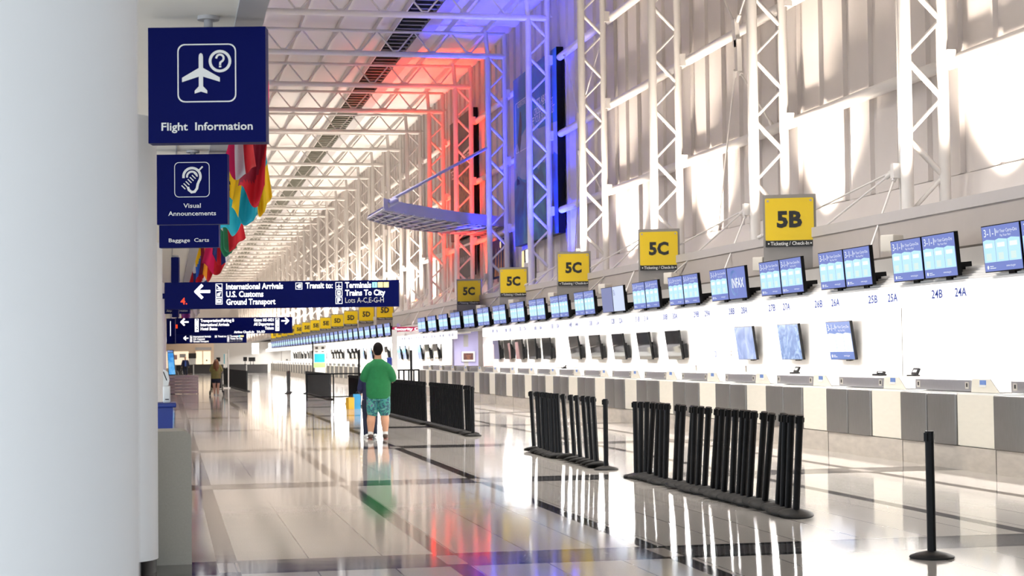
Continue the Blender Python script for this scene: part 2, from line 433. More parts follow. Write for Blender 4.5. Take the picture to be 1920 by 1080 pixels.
def nth(n):
    if n < 20: return ONES[n]
    t = TENS[n // 10]
    return t + 'ieth' if n % 10 == 0 else t + 'y ' + ONES[n % 10]
def num(n):
    if n < 20: return CARD[n]
    t = TENS[n // 10] + 'y'
    return t if n % 10 == 0 else t + ' ' + CARD[n % 10]

# ================================================================== SETTING
b = MB(); b.box(-8, 13.2, -15, 190, -0.2, 0, 'floor'); struct(b.build('floor'))
FAR, ROOFEND = 188.0, 301.0      # end of the low desk zone, end of the high roof
# right wall: tall ribbed metal panels above the ledge
b = MB()
y, xs = -12.0, []
while y < ROOFEND:
    prof = [(y, 13.0), (y + 0.98, 13.0), (y + 1.0, 13.03), (y + 1.19, 13.03), (y + 1.20, 12.94), (y + 1.25, 12.94)]
    xs += prof; y += 1.25
n = len(xs)
vs = [(x, yy, 4.52) for yy, x in xs] + [(x, yy, 14.2) for yy, x in xs]
b.add(vs, [(i, i + 1, n + i + 1, n + i) for i in range(n - 1)], 'wall')
b.box(13.2, 13.35, -12, ROOFEND, 0, 14.3, 'wall')
wr = struct(b.build('wall_right'))
for z in (6.37, 8.9, 11.45):
    g = MB(); g.tube((12.82, 0, z), (12.82, ROOFEND, z), 0.115, 'tube', 14); g.build('girt', wr)
b = MB(); b.prism([(12.85, 3.6), (13.2, 3.6), (13.2, 4.5), (12.95, 4.5)], -12, ROOFEND, 'wall'); struct(b.build('trim_1'))
# ledge over the desks, its taupe front panel and the grey housing below
b = MB(); b.box(11.3, 13.0, -12, ROOFEND, 3.63, 3.80, 'ledge'); struct(b.build('trim_2'))
b = MB(); b.box(11.32, 11.5, -12, FAR, 3.02, 3.63, 'brown'); b.box(11.15, 11.5, -12, FAR, 3.0, 3.07, 'edge'); struct(b.build('trim_3'))
b = MB(); b.box(10.85, 11.5, -12, FAR, 2.72, 3.0, 'housing'); struct(b.build('trim_4'))
# slatted strip that the overhead screens stand on, then the lit fascia with the desk numbers
b = MB()
for k in range(6):
    x, z = 10.42 + 0.045 * k, 2.50 + 0.037 * k
    b.box(x, x + 0.06, -12, FAR, z, z + 0.031, 'white')
b.box(10.7, 10.85, -12, FAR, 2.45, 2.72, 'pale')
struct(b.build('trim_5'))
FASC = [(-12, 57.0), (62.6, 187.4)]
for k, (a, c) in enumerate(FASC):
    b = MB(); b.box(10.32, 10.40, a, c, 2.20, 2.49, 'fascia')
    f = struct(b.build('trim_%d' % (6 + k)))
    if k == 0: fas = f
b = MB()
b.box(10.40, 13.2, -12, 57, 2.40, 2.46, 'white'); b.box(10.40, 13.2, 79, 187.4, 2.40, 2.46, 'white'); b.box(10.40, 10.9, 62.6, 79, 2.40, 2.46, 'white')
b.box(10.86, 13.2, 57.0, 79, 2.65, 2.71, 'white')
struct(b.build('trim_8'))
# lower white wall behind the desks, with the passage opening
for k, (a, c) in enumerate(((-12, 71.7), (78.9, 187.4))):
    b = MB(); b.box(13.0, 13.2, a, c, 0, 2.42, 'white'); struct(b.build('wall_lower_%s' % ('near', 'far')[k]))
# passage: back panel and recessed pylon with a small notice screen
b = MB(); b.box(13.2, 17, 78.8, 79.0, 0, 3.6, 'lav'); b.box(17, 17.1, 60, 79, 0, 3.6, 'pinkpanel'); struct(b.build('wall_passage'))
# roof
b = MB(); b.box(-8, 13.4, -15, ROOFEND + 2, 14.02, 14.3, 'ceil')
ce = struct(b.build('ceiling'))
PUR = [0.75 + 1.393 * k for k in range(9)]
for x in PUR[:6] + PUR[7:]:
    g = MB(); g.box(x - 0.05, x + 0.05, -12, ROOFEND, 13.79, 14.02, 'tube'); g.build('purlin', ce)
# glazed skylight slot with slanting slats and a grey box beam beside it
b = MB(); b.box(8.35, 9.35, -12, ROOFEND, 13.95, 14.01, 'skylightglass'); sk = struct(b.build('window_1'))
b = MB()
yy = 8.0
while yy < ROOFEND - 1:
    b.x = Matrix.Translation((8.85, yy, 13.83)) @ Matrix.Rotation(R(35), 4, 'X')
    b.box(-0.47, 0.47, -0.22, 0.22, -0.02, 0.02, 'slat'); yy += 0.75
b.x = Matrix.Identity(4)
for x in (8.33,): b.box(x - 0.02, x + 0.02, 0, ROOFEND, 13.72, 14.0, 'tube')
b.build('slats', sk)
b = MB(); b.box(9.38, 9.86, -12, ROOFEND, 13.74, 14.02, 'greybeam'); struct(b.build('trim_9'))
# left side: low ceiling, its edge beam, the wall above it
b = MB(); b.box(-8, 0.47, -15, FAR, 3.94, 4.2, 'soffit')
b.box(0.10, 0.115, 18, FAR, 3.93, 3.94, 'greybeam')
struct(b.build('ceiling_left'))
b = MB(); b.box(0.47, 0.66, -15, FAR, 3.92, 4.3, 'greybeam'); struct(b.build('trim_10'))
b = MB(); b.box(0.40, 0.655, -15, ROOFEND, 4.3, 14.2, 'white'); struct(b.build('wall_left'))
b = MB(); b.box(-8.2, -8, 34, FAR, 0, 4, 'white'); struct(b.build('wall_left_lower'))
# far end
b = MB()
b.box(4.85, 13.1, FAR, ROOFEND, 0, 3.3, 'endwall'); b.box(-8, 4.85, FAR, ROOFEND, 0, 3.3, 'endbeige'); b.box(-8, 13.4, ROOFEND, ROOFEND + .3, 0, 14.4, 'white')
we = struct(b.build('wall_end'))
b = MB(); b.box(-.2, 2.2, FAR - .05, FAR - .02, .6, 2.35, 'warmlit'); b.box(2.95, 4.55, FAR - .06, FAR - .03, .9, 2.36, 'warmlit')
for x in (2.9, 3.68, 4.55): b.box(x - .05, x + .05, FAR - .12, FAR - .03, 0, 2.4, 'endbeige')
b.box(4.02, 4.16, FAR - .08, FAR - .05, 1.3, 1.45, 'ink')
b.box(2.9, 4.6, FAR - .12, FAR - .03, 2.48, 2.78, 'greybeam'); struct(b.build('door_1'))
b = MB(); b.box(0.4, 1.0, FAR - .08, FAR - .06, 1.5, 2.0, 'pinkpanel'); b.box(1.25, 1.9, FAR - .08, FAR - .06, 1.7, 2.1, 'greybeam'); struct(b.build('window_2'))
# door seam on the far grey wall
b = MB(); b.box(12.0, 12.04, FAR - .02, FAR, 0, 3.1, 'edge'); b.box(12.5, 12.7, FAR - .03, FAR, 1.25, 1.4, 'ink'); struct(b.build('door_2'))
# granite plinth under the desks
for k, (a, c) in enumerate(((11.9, 71.9), (95.0, 178.9))):
    b = MB(); b.box(10.32, 11.1, a, c, 0, 0.31, 'granite')
    yv = a
    while yv < c:
        b.box(10.316, 10.33, yv, yv + 0.012, 0, 0.31, 'edge'); yv += 2.855
    b.build('baseboard_%s' % ('near', 'far')[k])['kind'] = 'structure'
# desk numbers on the fascia
U0, UP = 26.20, 2.855                    # far edge of desk 26, desk pitch
def deskY(i): return U0 + UP * i
for n in range(24, 75):                    # their own pitch, a little shorter than the desks'
    yb = 26.48 + 2.2 * (n - 26)
    if 55.5 < yb < 63.5: continue
    for ch, yv in (('B', yb), ('A', yb - .72)):
        g = MB(); g.text('%d%s' % (n, ch), 0.112, 0, 0, 'navyink', 0.0, width=0.34, bold=.01)
        o = g.build('desk_number', fas if yb < 60 else f, (10.312, yv, 2.30)); o.rotation_euler = (0, 0, R(-90))

# ================================================================== ROOF TRUSSES AND WALL TOWERS
X0, X1 = 0.66, 12.58
ZB, ZT = 12.87, 13.72
def truss_proto(full):
    t = thing('roof_truss', 'x', 'truss', group='roof trusses over the hall')
    g = MB(); g.tube((X0, 0, 0), (X1, 0, 0), 0.105, 'tube', 12); g.build('bottom_chord', t)
    g = MB(); g.tube((X0, 0, ZT - ZB), (X1, 0, ZT - ZB), 0.065, 'tube', 10); g.build('top_chord', t)
    web = MB()
    for k in range(9):
        a = PUR[k] if k < 8 else 11.9
        for sgn in (-1, 1):
            xb = PUR[k] + sgn * 0.70
            if xb < X0 or xb > 12: continue
            w = MB() if full else web
            w.tube((PUR[k], 0, ZT - ZB), (xb, 0, 0), 0.032, 'tube', 8)
            if full: w.build('diagonal', t)
        if full:
            w = MB()
            w.prism([(PUR[k] + .70 - .16, 0.04), (PUR[k] + .70 - .07, .15), (PUR[k] + .70 + .07, .15), (PUR[k] + .70 + .16, 0.04)], -.015, .015, 'tube')
            w.build('gusset', t)
    if not full: web.build('web_bracing', t)
    g = MB(); g.tube((11.9, 0, 0), (11.82, -0.02, ZT - ZB + .12), 0.085, 'tube', 10); g.build('end_post', t)
    return t
ta, tb = truss_proto(True), truss_proto(False)
def towerlabel(k):
    if k == 5 or k == 6: return ('nearer', 'farther')[k - 5] + ' blue-lit'
    if k in (7, 8): return ('nearer', 'farther')[k - 7] + ' red-lit'
    if k < 5: return 'white ' + nth(5 - k) + ' from the blue-lit bays, near side'
    return 'white ' + nth(k - 8) + ' beyond the red-lit bays'
for k, yv in enumerate(TOWERS):
    src = ta if k < 13 else tb
    lab = {5: 'roof truss with a bright blue right end, nearer of two', 6: 'roof truss with a bright blue right end, farther of two',
           7: 'roof truss with a red-lit right end, nearer of two', 8: 'roof truss with a red-lit right end, farther of two'}.get(k)
    if lab is None:
        lab = ('white roof truss, %s on the near side of the blue-lit one' % nth(5 - k)) if k < 5 else 'white tubular roof truss, %s beyond the red-lit ones' % nth(k - 8)
    if k == 0: ta.location = (0, yv, ZB); ta['label'] = lab
    elif k == 13: tb.location = (0, yv, ZB); tb['label'] = lab
    else: dup(src, (0, yv, ZB), label=lab)

DX = 0.66
def tower_proto(full):
    t = thing('lattice_tower', 'x', 'column', group='lattice towers along the wall')
    H = ZB - 3.8
    g = MB(); g.tube((0, 0, -.1), (0, 0, H), 0.105, 'tube', 14); g.tube((0, 0, -.1), (0, 0, .05), 0.17, 'tube', 12); g.build('front_chord', t)
    g = MB(); g.tube((DX, 0, -.1), (DX, 0, ZT - 3.8), 0.098, 'tube', 14); g.tube((DX, 0, -.1), (DX, 0, .05), 0.16, 'tube', 12); g.build('rear_chord', t)
    web = MB()
    n, st = 14, H / 14
    for k in range(n):
        w = MB() if full else web
        z0, z1 = H - k * st, H - (k + 1) * st
        if k % 2 == 0: w.tube((0.05, 0, z0 - .05), (DX - .05, 0, z1 + .03), 0.05, 'tube', 8)
        else: w.tube((DX - .05, 0, z0 - .03), (0.05, 0, z1 + .05), 0.034, 'tube', 8)
        if full: w.build('lattice_brace', t)
    if not full: web.build('lattice_bracing', t)
    if full:
        g = MB(); g.tube((-.02, 0.22, 0.1), (-.02, 0.22, H), 0.028, 'tube', 8); g.build('conduit', t)
        for z in (6.37, 8.9, 11.45):
            w = MB(); w.box(DX + .02, DX + .17, -.16, .16, z - 3.95, z - 3.65, 'tube'); w.build('girt_bracket', t)
        w = MB(); w.box(-.2, .12, .08, .22, .62, .86, 'tube'); w.build('rod_bracket', t)
    return t
pa, pb = tower_proto(True), tower_proto(False)
for k, yv in enumerate(TOWERS):
    src = pa if k < 12 else pb
    lab = {5: 'lattice tower washed in blue light right of the canopy end', 6: 'blue-lit lattice tower in front of the curved canopy',
           7: 'red-lit lattice tower, nearer one behind the curved canopy', 8: 'red-lit lattice tower, farther one behind the curved canopy'}.get(k)
    if lab is None:
        lab = ('tall white lattice tower, %s on the near side of the blue-lit pair' % nth(5 - k)) if k < 5 else 'tall white lattice tower, %s beyond the red-lit pair' % nth(k - 8)
    if k == 0: pa.location = (COLX, yv, 3.8); pa['label'] = lab
    elif k == 12: pb.location = (COLX, yv, 3.8); pb['label'] = lab
    else: dup(src, (COLX, yv, 3.8), label=lab)

# tension rods from the tower feet down to the desk canopy
def rod(p, q, r, label, name='tension_rod', group='tension rods'):
    b = MB(); b.tube(p, q, r, 'tube', 8)
    d = (Vector(q) - Vector(p)).normalized()
    for e, s in ((Vector(p), 1), (Vector(q), -1)): b.tube(e, e + d * (0.18 * s), r * 2.2, 'tube', 8)
    return tag(b.build(name), label, 'rod', group)
for k in range(1, 9):
    yv = TOWERS[k]
    where = {1: 'nearest foot bracket', 2: 'second foot bracket', 3: 'third foot bracket', 4: 'fourth foot bracket', 5: 'nearer blue tower foot', 6: 'farther blue tower foot', 7: 'nearer red tower foot', 8: 'farther red tower foot'}[k]
    rod((11.8, yv + .2, 4.52), (11.0, yv - .35, 3.02), 0.018, 'steep thin white tension rod from the %s down to the housing' % where)
    rod((11.75, yv + .25, 4.52), (11.05, yv + 4.6, 3.05), 0.018, 'middle white tension rod fanning out from the %s' % where)
    rod((11.8, yv + .25, 4.56), (11.30, yv + 5.6, 3.82), 0.018, 'flattest white tension rod stretching along the ledge from the %s' % where)
for yv, w in ((36.5, 'nearer'), (51.4, 'farther')):
    t = thing('brace_bracket', '%s tall double plate bracket joining the wall bracing rods' % w, 'bracket', (12.4, yv, 8.45), group='wall brace brackets')
    for nm, dy in (('upper_plate', .05), ('lower_plate', -.10)):
        g = MB(); g.prismx([(dy - .1, .52), (dy + .13, .52), (dy + .02, -.1), (dy - .2, -.12)] if nm == 'upper_plate' else [(dy - .1, .05), (dy + .12, .05), (dy + .02, -.66), (dy - .12, -.66)], -.05, .05, 'tube'); g.build(nm, t)
    for q, wd in (((12.78, yv + 3.6, 11.40), 'upper outer'), ((12.78, yv - 2.0, 11.40), 'upper inner'), ((12.78, yv - 1.25, 6.40), 'lower inner'), ((12.95, yv + 3.2, 4.52), 'long lower outer')):
        rod((12.4, yv + (.08 if q[1] > yv else -.1), 8.9 if q[2] > 8.5 else 7.85), q, 0.022, '%s wall bracing rod at the %s bracket' % (wd, w), 'brace_rod', 'wall bracing rods')

# ================================================================== CHECK-IN DESKS
def desk_proto(detail):
    t = thing('checkin_desk', 'x', 'desk', group='check-in desks along the wall')
    g = MB(); g.box(.06, .78, -2.855, 0, .31, 1.0, 'cream'); g.box(.02, .8, -2.85, 0, 1.0, 1.025, 'pale'); g.build('body', t)
    for a, c in ((-.875, -.01), (-1.78, -.91)):
        g = MB()
        if detail: g.rbox(-.025, .06, a, c, .315, 1.005, 'steel', .02, 3)
        else: g.box(-.025, .06, a, c, .315, 1.005, 'steel')
        g.build('door', t)
    g = MB(); g.box(.0, .06, -2.85, -1.80, .325, 1.0, 'cream'); g.build('side_panel', t)
    g = MB(); g.box(.03, .06, -.908, -.878, .32, 1.0, 'edge'); g.build('door_gap', t)
    g = MB()
    if detail:
        g.rbox(.10, .34, -2.02, -.26, 1.035, 1.19, 'greysteel', .012)
    else: g.box(.10, .34, -2.02, -.26, 1.035, 1.19, 'greysteel')
    p = g.build('control_box', t)
    if detail:
        for a in (-.38, -1.9):
            g = MB(); g.box(.092, .10, a - .05, a + .05, 1.07, 1.16, 'beige'); g.box(.088, .0925, a - .025, a + .015, 1.095, 1.145, 'ink'); g.build('lock_plate', p)
    g = MB(); g.prismx([(-2.05, 1.03), (-2.855, 1.03), (-2.60, 1.205), (-2.08, 1.205)], .08, .5, 'cream')
    if detail: g.prismx([(-2.60, 1.214), (-2.855, 1.04), (-2.855, 1.03), (-2.60, 1.205)], .078, .5, 'edge')
    p = g.build('pod', t)
    if detail:
        g = MB(); g.box(.074, .08, -2.48, -2.28, 1.10, 1.13, 'pale'); g.box(.074, .08, -2.48, -2.31, 1.13, 1.19, 'scr_ice'); g.build('sticker', p)
    return t
da, db = desk_proto(True), desk_proto(False)
DESKS = list(range(-2, 17)) + list(range(25, 54))
for n, i in enumerate(DESKS):
    loc = (10.32, deskY(i), 0)
    if i <= 16: lab = 'check-in desk with two steel doors, %s in the near row from the camera end' % nth(i + 3)
    else: lab = 'small distant check-in desk, %s in the row past the security gap' % nth(i - 24)
    src = da if i <= 16 else db
    if i == -2: da.location = loc; da['label'] = lab
    elif i == 25: db.location = loc; db['label'] = lab
    else: dup(src, loc, label=lab)
# little devices standing on the desks
def device(y, label, w=.2, tall=.1):
    t = thing('card_reader', label, 'device', (10.68, y, 1.205), (0, 0, R(-90)), 'desk top devices')
    g = MB(); g.box(-w / 2, w / 2, -.06, .06, 0, .03, 'black'); g.build('base', t)
    g = MB(); g.x = Matrix.Translation((0, .02, .03)) @ Matrix.Rotation(R(-25), 4, 'X'); g.box(-w / 2, w / 2, -.015, .015, 0, tall, 'black'); g.rect(-w * .3, w * .3, tall * .3, tall * .7, 'pale', .017); g.build('screen', t)
device(23.72, 'black terminal tilted on the pod of the second desk from the camera end')
device(24.95, 'low black keypad on the control box of the third desk from the camera end', .28, .04)
device(28.6, 'black card terminal on the fourth desk from the camera end')
device(46.5, 'dark small device on the desk nearest to five black wall screens', .2, .06)

# ================================================================== SCREENS
def carry_on(g, w, h, lit=True):
    """the liquids notice: title, three panels, footer; drawn on a face u 0..w, w 0..h"""
    hd, bx, ft = ('scr_top', 'scr_box', 'scr_top') if lit else ('scr_deep', 'scr_white', 'scr_deep')
    g.rect(0, w, 0, h, hd, .002)
    for k in range(3):
        a = w * (.012 + .328 * k); c = a + w * .32
        g.flat([(a, h * .20), (c, h * .20), (c, h * .68), (a + w * .1, h * .71), (a, h * .68)], bx, .004)
        g.rect(a + w * .06, a + w * .20, h * .24, h * .40, 'scr_yel', .005)
        g.rect(a + w * .05, a + w * .25, h * .52, h * .62, 'scr_white', .005)
    g.text('3-1-1', h * .17, w * .06, h * .77, 'scr_white', .005, 'L', w * .32)
    g.text('for Your Carry-Ons', h * .075, w * .39, h * .83, 'scr_white', .005, 'L', w * .55)
    g.text('Pay Your Part', h * .05, w * .49, h * .745, 'scr_white', .005, 'L', w * .28)
    g.flat(circ(w * .09, h * .09, h * .045, 12), 'scr_white', .005)
    g.rect(w * .14, w * .30, h * .06, h * .075, 'scr_white', .005); g.rect(w * .14, w * .24, h * .10, h * .115, 'scr_white', .005)
    g.text('www.tsa.gov', h * .05, w * .70, h * .075, 'scr_white', .005, 'C', w * .24)
def monitor(name, label, w, h, draw, mount=True, group=None, dark=False):
    t = thing(name, label, 'screen', group=group)
    g = MB(); g.box(-.012, w + .012, 0.001, .055, -.012, h + .012, 'black'); g.build('casing', t)
    g = MB()
    if dark: g.rect(0, w, 0, h, 'darkglass', .002)
    else: draw(g)
    g.build('display', t)
    if mount:
        g = MB(); g.box(w * .3, w * .7, .05, .16, h * .25, h * .75, 'black'); g.box(w * .42, w * .58, .1, .42, -.05 if not dark else h * .4, h * .3 if not dark else h * .6, 'black'); g.build('mount', t)
    return t
TW, TH = 1.0, .575
def plain(g): g.rect(0, TW, 0, TH, 'scr_grey', .002)
def airline(g):
    g.rect(0, TW, 0, TH, 'scr_top', .002); g.text('INFAX', .17, .56, .20, 'scr_white', .005, 'C', .68, .02)
    a = circ(.36, .29, .24, 24, 60, 300); c = circ(.42, .29, .20, 24, 60, 300); g.ring(a, c, 'scr_ice', .004)
    # ring() closes the arc, which reads as the crescent behind the word
def faint(g):
    g.rect(0, TW, 0, TH, 'scr_pale', .002)
    for k in range(4): g.rect(.06, .24 - .02 * k, .38 + .035 * k, .395 + .035 * k, 'scr_grey', .004)
tp = monitor('overhead_screen', 'x', TW, TH, lambda g: carry_on(g, TW, TH), group='overhead screens')
used = False
for i in list(range(-3, 17)) + list(range(20, 54)):
    for s in (0, 1):
        yv = deskY(i) + .17 - 1.055 * s
        side = ('far', 'near')[s]
        if i < 17: lab = 'lit overhead screen, %s half of the %s pair from the camera end' % (side, nth(i + 4))
        else: lab = 'tiny lit overhead screen, %s half of pair %s past the security sign' % (side, nth(i - 19))
        loc, rot = (10.33, yv, 2.585), (R(5), 0, R(-90))
        if (i, s) == (2, 1):
            o = monitor('overhead_screen', 'overhead screen showing a large white airline word over a crescent', TW, TH, airline, group='overhead screens'); o.location, o.rotation_euler = loc, rot; continue
        if (i, s) == (5, 0):
            o = monitor('overhead_screen', 'blank grey blue overhead screen beside a pale text one', TW, TH, plain, group='overhead screens'); o.location, o.rotation_euler = loc, rot; continue
        if (i, s) == (5, 1):
            o = monitor('overhead_screen', 'pale overhead screen with faint text beside the blank one', TW, TH, faint, group='overhead screens'); o.location, o.rotation_euler = loc, rot; continue
        if not used: tp.location, tp.rotation_euler, used = loc, rot, True; tp['label'] = lab
        else: dup(tp, loc, rot, lab)
WW, WH = 1.22, .73
ROTW = (R(8), 0, R(-90))
def put(t, y): t.location, t.rotation_euler = (12.82, y, 1.43), ROTW
put(monitor('wall_screen', 'lit wall screen with three white boxes, nearest on the white wall', WW, WH, lambda g: carry_on(g, WW, WH, False), group='wall screens'), 32.3)
put(monitor('wall_screen', 'wall screen with a blue starburst picture on the white wall', WW, WH, lambda g: g.rect(0, WW, 0, WH, 'scr_burst', .002), group='wall screens'), 35.08)
put(monitor('wall_screen', 'wall screen with a pale icy blue picture on the white wall', WW, WH, lambda g: g.rect(0, WW, 0, WH, 'scr_ice', .002), group='wall screens'), 37.93)
dk = monitor('wall_screen', 'x', WW, WH, None, group='wall screens', dark=True)
g = MB(); g.box(WW * .92, WW + .06, .06, .16, .02, WH * .52, 'black'); g.build('bracket', dk)
first = True
for n, yv in enumerate((43.6, 46.4, 49.15, 51.95, 54.7)):
    lab = 'black tilted wall screen, %s of the five nearer large ones' % nth(n + 1)
    if first: put(dk, yv); dk['label'] = lab; first = False
    else: dup(dk, (12.82, yv, 1.43), ROTW, lab)
for n, yv in enumerate((59.0, 61.4, 63.75, 66.0, 68.3)):
    dup(dk, (12.82, yv, 1.43), (R(4), 0, R(-90)), 'narrow-looking grey wall screen, %s of five right of the lavender passage' % nth(n + 1))
fy = [83.99, 86.74, 89.57, 95.37, 97.62, 103.46, 111.5, 116, 120.18, 122.64, 125.59, 131.09, 133.59, 135.75, 138.43, 145.62, 148.18, 151.38, 154.14, 158.19, 159.98, 162.45, 166.94, 170.98, 173.08, 175.23, 178.18, 181.22]
lit = monitor('wall_screen', 'x', WW, WH, lambda g: (g.rect(0, WW, 0, WH, 'scr_ice', .002), g.rect(0, WW, WH * .5, WH, 'seasky', .003)), group='wall screens')
l1 = True
for n, yv in enumerate(fy):
    lab = '%s small distant wall screen, %s one beyond the lavender passage' % ('lit blue' if n in (2, 3, 4, 6, 7) else 'dark', nth(n + 1))
    if n in (2, 3, 4, 6, 7):
        if l1: put(lit, yv); lit['label'] = lab; l1 = False
        else: dup(lit, (12.82, yv, 1.43), ROTW, lab)
    else: dup(dk, (12.82, yv, 1.43), ROTW, lab)
# wall fittings: phones, notices, grilles on the white wall
def fitting(name, label, y, z, w, h, draw, cat='fitting'):
    b = MB(); b.box(-w / 2, w / 2, 0, .03, 0, h, 'pale'); draw(b, w, h)
    o = b.build(name, None, (12.965, y, z)); o.rotation_euler = (0, 0, R(-90)); return tag(o, label, cat, 'small wall fittings')
fitting('wall_vent', 'tall narrow grey louvre strip on the white wall', 41.5, 1.38, .1, .32, lambda b, w, h: [b.rect(-w / 2, w / 2, h * k / 8, h * k / 8 + .025, 'housing') for k in range(8)])
fitting('notice_plate', 'small blue pictogram notice on the white wall', 40.1, 1.48, .14, .14, lambda b, w, h: (b.rect(-w / 2, w / 2, 0, h, 'blueplastic'), b.rect(-.03, .03, .03, .11, 'pale', .005)), 'notice')
fitting('wall_switch', 'small dark double switch left of the icy blue screen', 38.9, 1.5, .1, .14, lambda b, w, h: (b.rect(-w / 2, w / 2, .08, h, 'edge'), b.rect(-w / 2, w / 2, 0, .06, 'edge')), 'switch')
fitting('wall_phone', 'dark wall socket with a red mark, farther of two', 41.7, 1.14, .2, .14, lambda b, w, h: (b.rect(-.02, w / 2, 0, h, 'edge'), b.rect(-w / 2, -.02, .1, h, 'pinkpanel')))
fitting('wall_phone', 'dark wall socket with a red mark, nearer of two', 37.9, 1.14, .2, .14, lambda b, w, h: (b.rect(-.02, w / 2, 0, h, 'edge'), b.rect(-w / 2, -.02, .1, h, 'pinkpanel')))
for n, yv in enumerate((54.9, 57.4)):
    fitting('wall_vent', '%s low grey wall grille above the desks' % ('nearer', 'farther')[n], yv, 1.16, 1.0, .14, lambda b, w, h: b.rect(-w / 2, w / 2, 0, h, 'housing'))
# wall seam
b = MB(); b.box(12.99, 13.0, 29.3, 29.32, 0.3, 2.4, 'edge'); struct(b.build('trim_11'))

# beige boxes over every second desk
t = thing('speaker_box', 'x', 'speaker', group='beige boxes above the screens')
g = MB(); g.rbox(-.12, .12, -.16, .10, 0, .25, 'beige', .015); g.build('box', t)
g = MB(); g.box(-.05, .05, .08, .72, .05, .12, 'beige'); g.build('arm', t)
g = MB(); g.path([(.12, -.05, .1), (.2, -.02, .16), (.25, .05, .1), (.2, .2, .0), (.1, .5, -.06)], .008, 'pale', 6); g.build('cable', t)
for k in range(8):
    loc, rot = (10.62, 24.2 + 5.76 * k, 3.06), (0, 0, R(-60))
    lab = 'beige speaker box on an arm, %s one along the ledge from the near end' % nth(k + 1)
    if k == 0: t.location, t.rotation_euler = loc, rot; t['label'] = lab
    else: dup(t, loc, rot, lab)

# ================================================================== YELLOW DESK SIGNS
def yellow_sign(code, label, y):
    t = thing('ticketing_sign', label, 'sign', (10.95, y, 2.75), (0, 0, R(-22)), 'yellow ticketing signs')
    g = MB(); g.box(-.47, .47, 0, .06, 0, 1.66, 'signgrey'); g.build('board', t)
    g = MB(); g.prism(rrect(0, 1.215, .86, .76, .03), -.02, -.001, 'yellow')
    for u in (-.38, .38): g.flat(circ(u, 1.545, .022, 10), 'brown', .022)
    p = g.build('plate', t)
    g = MB(); g.text(code, .265, 0, 1.08, 'ink', .024, width=.45, bold=.045); g.build('lettering', p)
    g = MB(); g.prism([(-.43, .72), (.43, .72), (.43, .835), (-.43, .835)], -.02, -.001, 'ink'); q = g.build('black_strip', t)
    g = MB(); g.text('Ticketing / Check-In', .062, 0, .75, 'letter', .024, width=.68, bold=.012)
    for u in (-.375, .375): g.flat(circ(u, .778, .015, 8), 'letter', .024)
    g.build('small_lettering', q)
    return t
codes = {0: '5B', 1: '5C', 2: '5C', 3: '5C', 4: '5C', 7: '5D', 8: '5D', 9: '5D', 10: '5D', 11: '5E', 12: '5E', 13: '5E', 14: '5E', 15: '5F', 16: '5F', 17: '5F', 18: '5F'}
protos, cnt = {}, {}
for k, c in codes.items():
    cnt[c] = cnt.get(c, 0) + 1
    lab = 'yellow sign reading 5B, the largest and nearest' if c == '5B' else 'yellow square sign reading %s, %s nearest with that code' % (c, nth(cnt[c]))
    yv = 29.45 + 8.43 * k
    if c not in protos: protos[c] = yellow_sign(c, lab, yv)
    else: dup(protos[c], (10.95, yv, 2.75), (0, 0, R(-22)), lab)

# ================================================================== BLUE HANGING SIGNS
def arrow(g, u, w, s, left, m):
    k = -1 if left else 1
    g.stroke([(u - k * .5 * s, w), (u + k * .38 * s, w)], .2 * s, m, .004)
    g.stroke([(u + k * 0.02 * s, w + .42 * s), (u + k * .44 * s, w), (u + k * 0.02 * s, w - .42 * s)], .2 * s, m, .0045)
def plane_icon(g, u, w, s, m, off=.004):
    P = [(0, 1.0), (.07, .95), (.09, .84), (.09, .38), (.78, -.02), (.78, -.2), (.09, 0.02), (.09, -.38), (.26, -.56), (.26, -.68), (0, -.60)]
    g.flat([(u + x * s, w + z * s) for x, z in P], m, off); g.flat([(u - x * s, w + z * s) for x, z in P[::-1]], m, off)
def hang(loc, label, w, h, pipe, yaw=YAW):
    t = thing('hanging_sign', label, 'sign', loc, (0, 0, -yaw), 'blue hanging signs by the columns')
    g = MB(); g.box(-w / 2, w / 2, 0, .14, 0, h, 'navy'); g.build('panel', t)
    if pipe:
        g = MB(); g.tube((0, .07, h), (0, .07, h + pipe), .03, 'greybeam', 12); g.tube((0, .07, h + pipe - .025), (0, .07, h + pipe), .075, 'greybeam', 16); g.build('hanger_pipe', t)
    return t
# flight information
t = hang((.271, 11.91, 3.065), 'large blue sign with plane pictogram, Flight Information', .80, .79, .085)
g = MB()
g.ring(rrect(.0, .475, .40, .40, .05), rrect(.0, .475, .383, .383, .045), 'letter')
plane_icon(g, -.04, .447, .165, 'letter')
g.ring(circ(.09, .555, .077), circ(.09, .555, .058), 'letter')
g.stroke(circ(.09, .575, .025, 10, 175, -45) + [(.092, .545), (.091, .532)], .014, 'letter'); g.rect(.083, .099, .512, .524, 'letter')
g.text('Flight  Information', .052, 0, .085, 'letter', width=.62, bold=.015)
g.build('lettering', t)
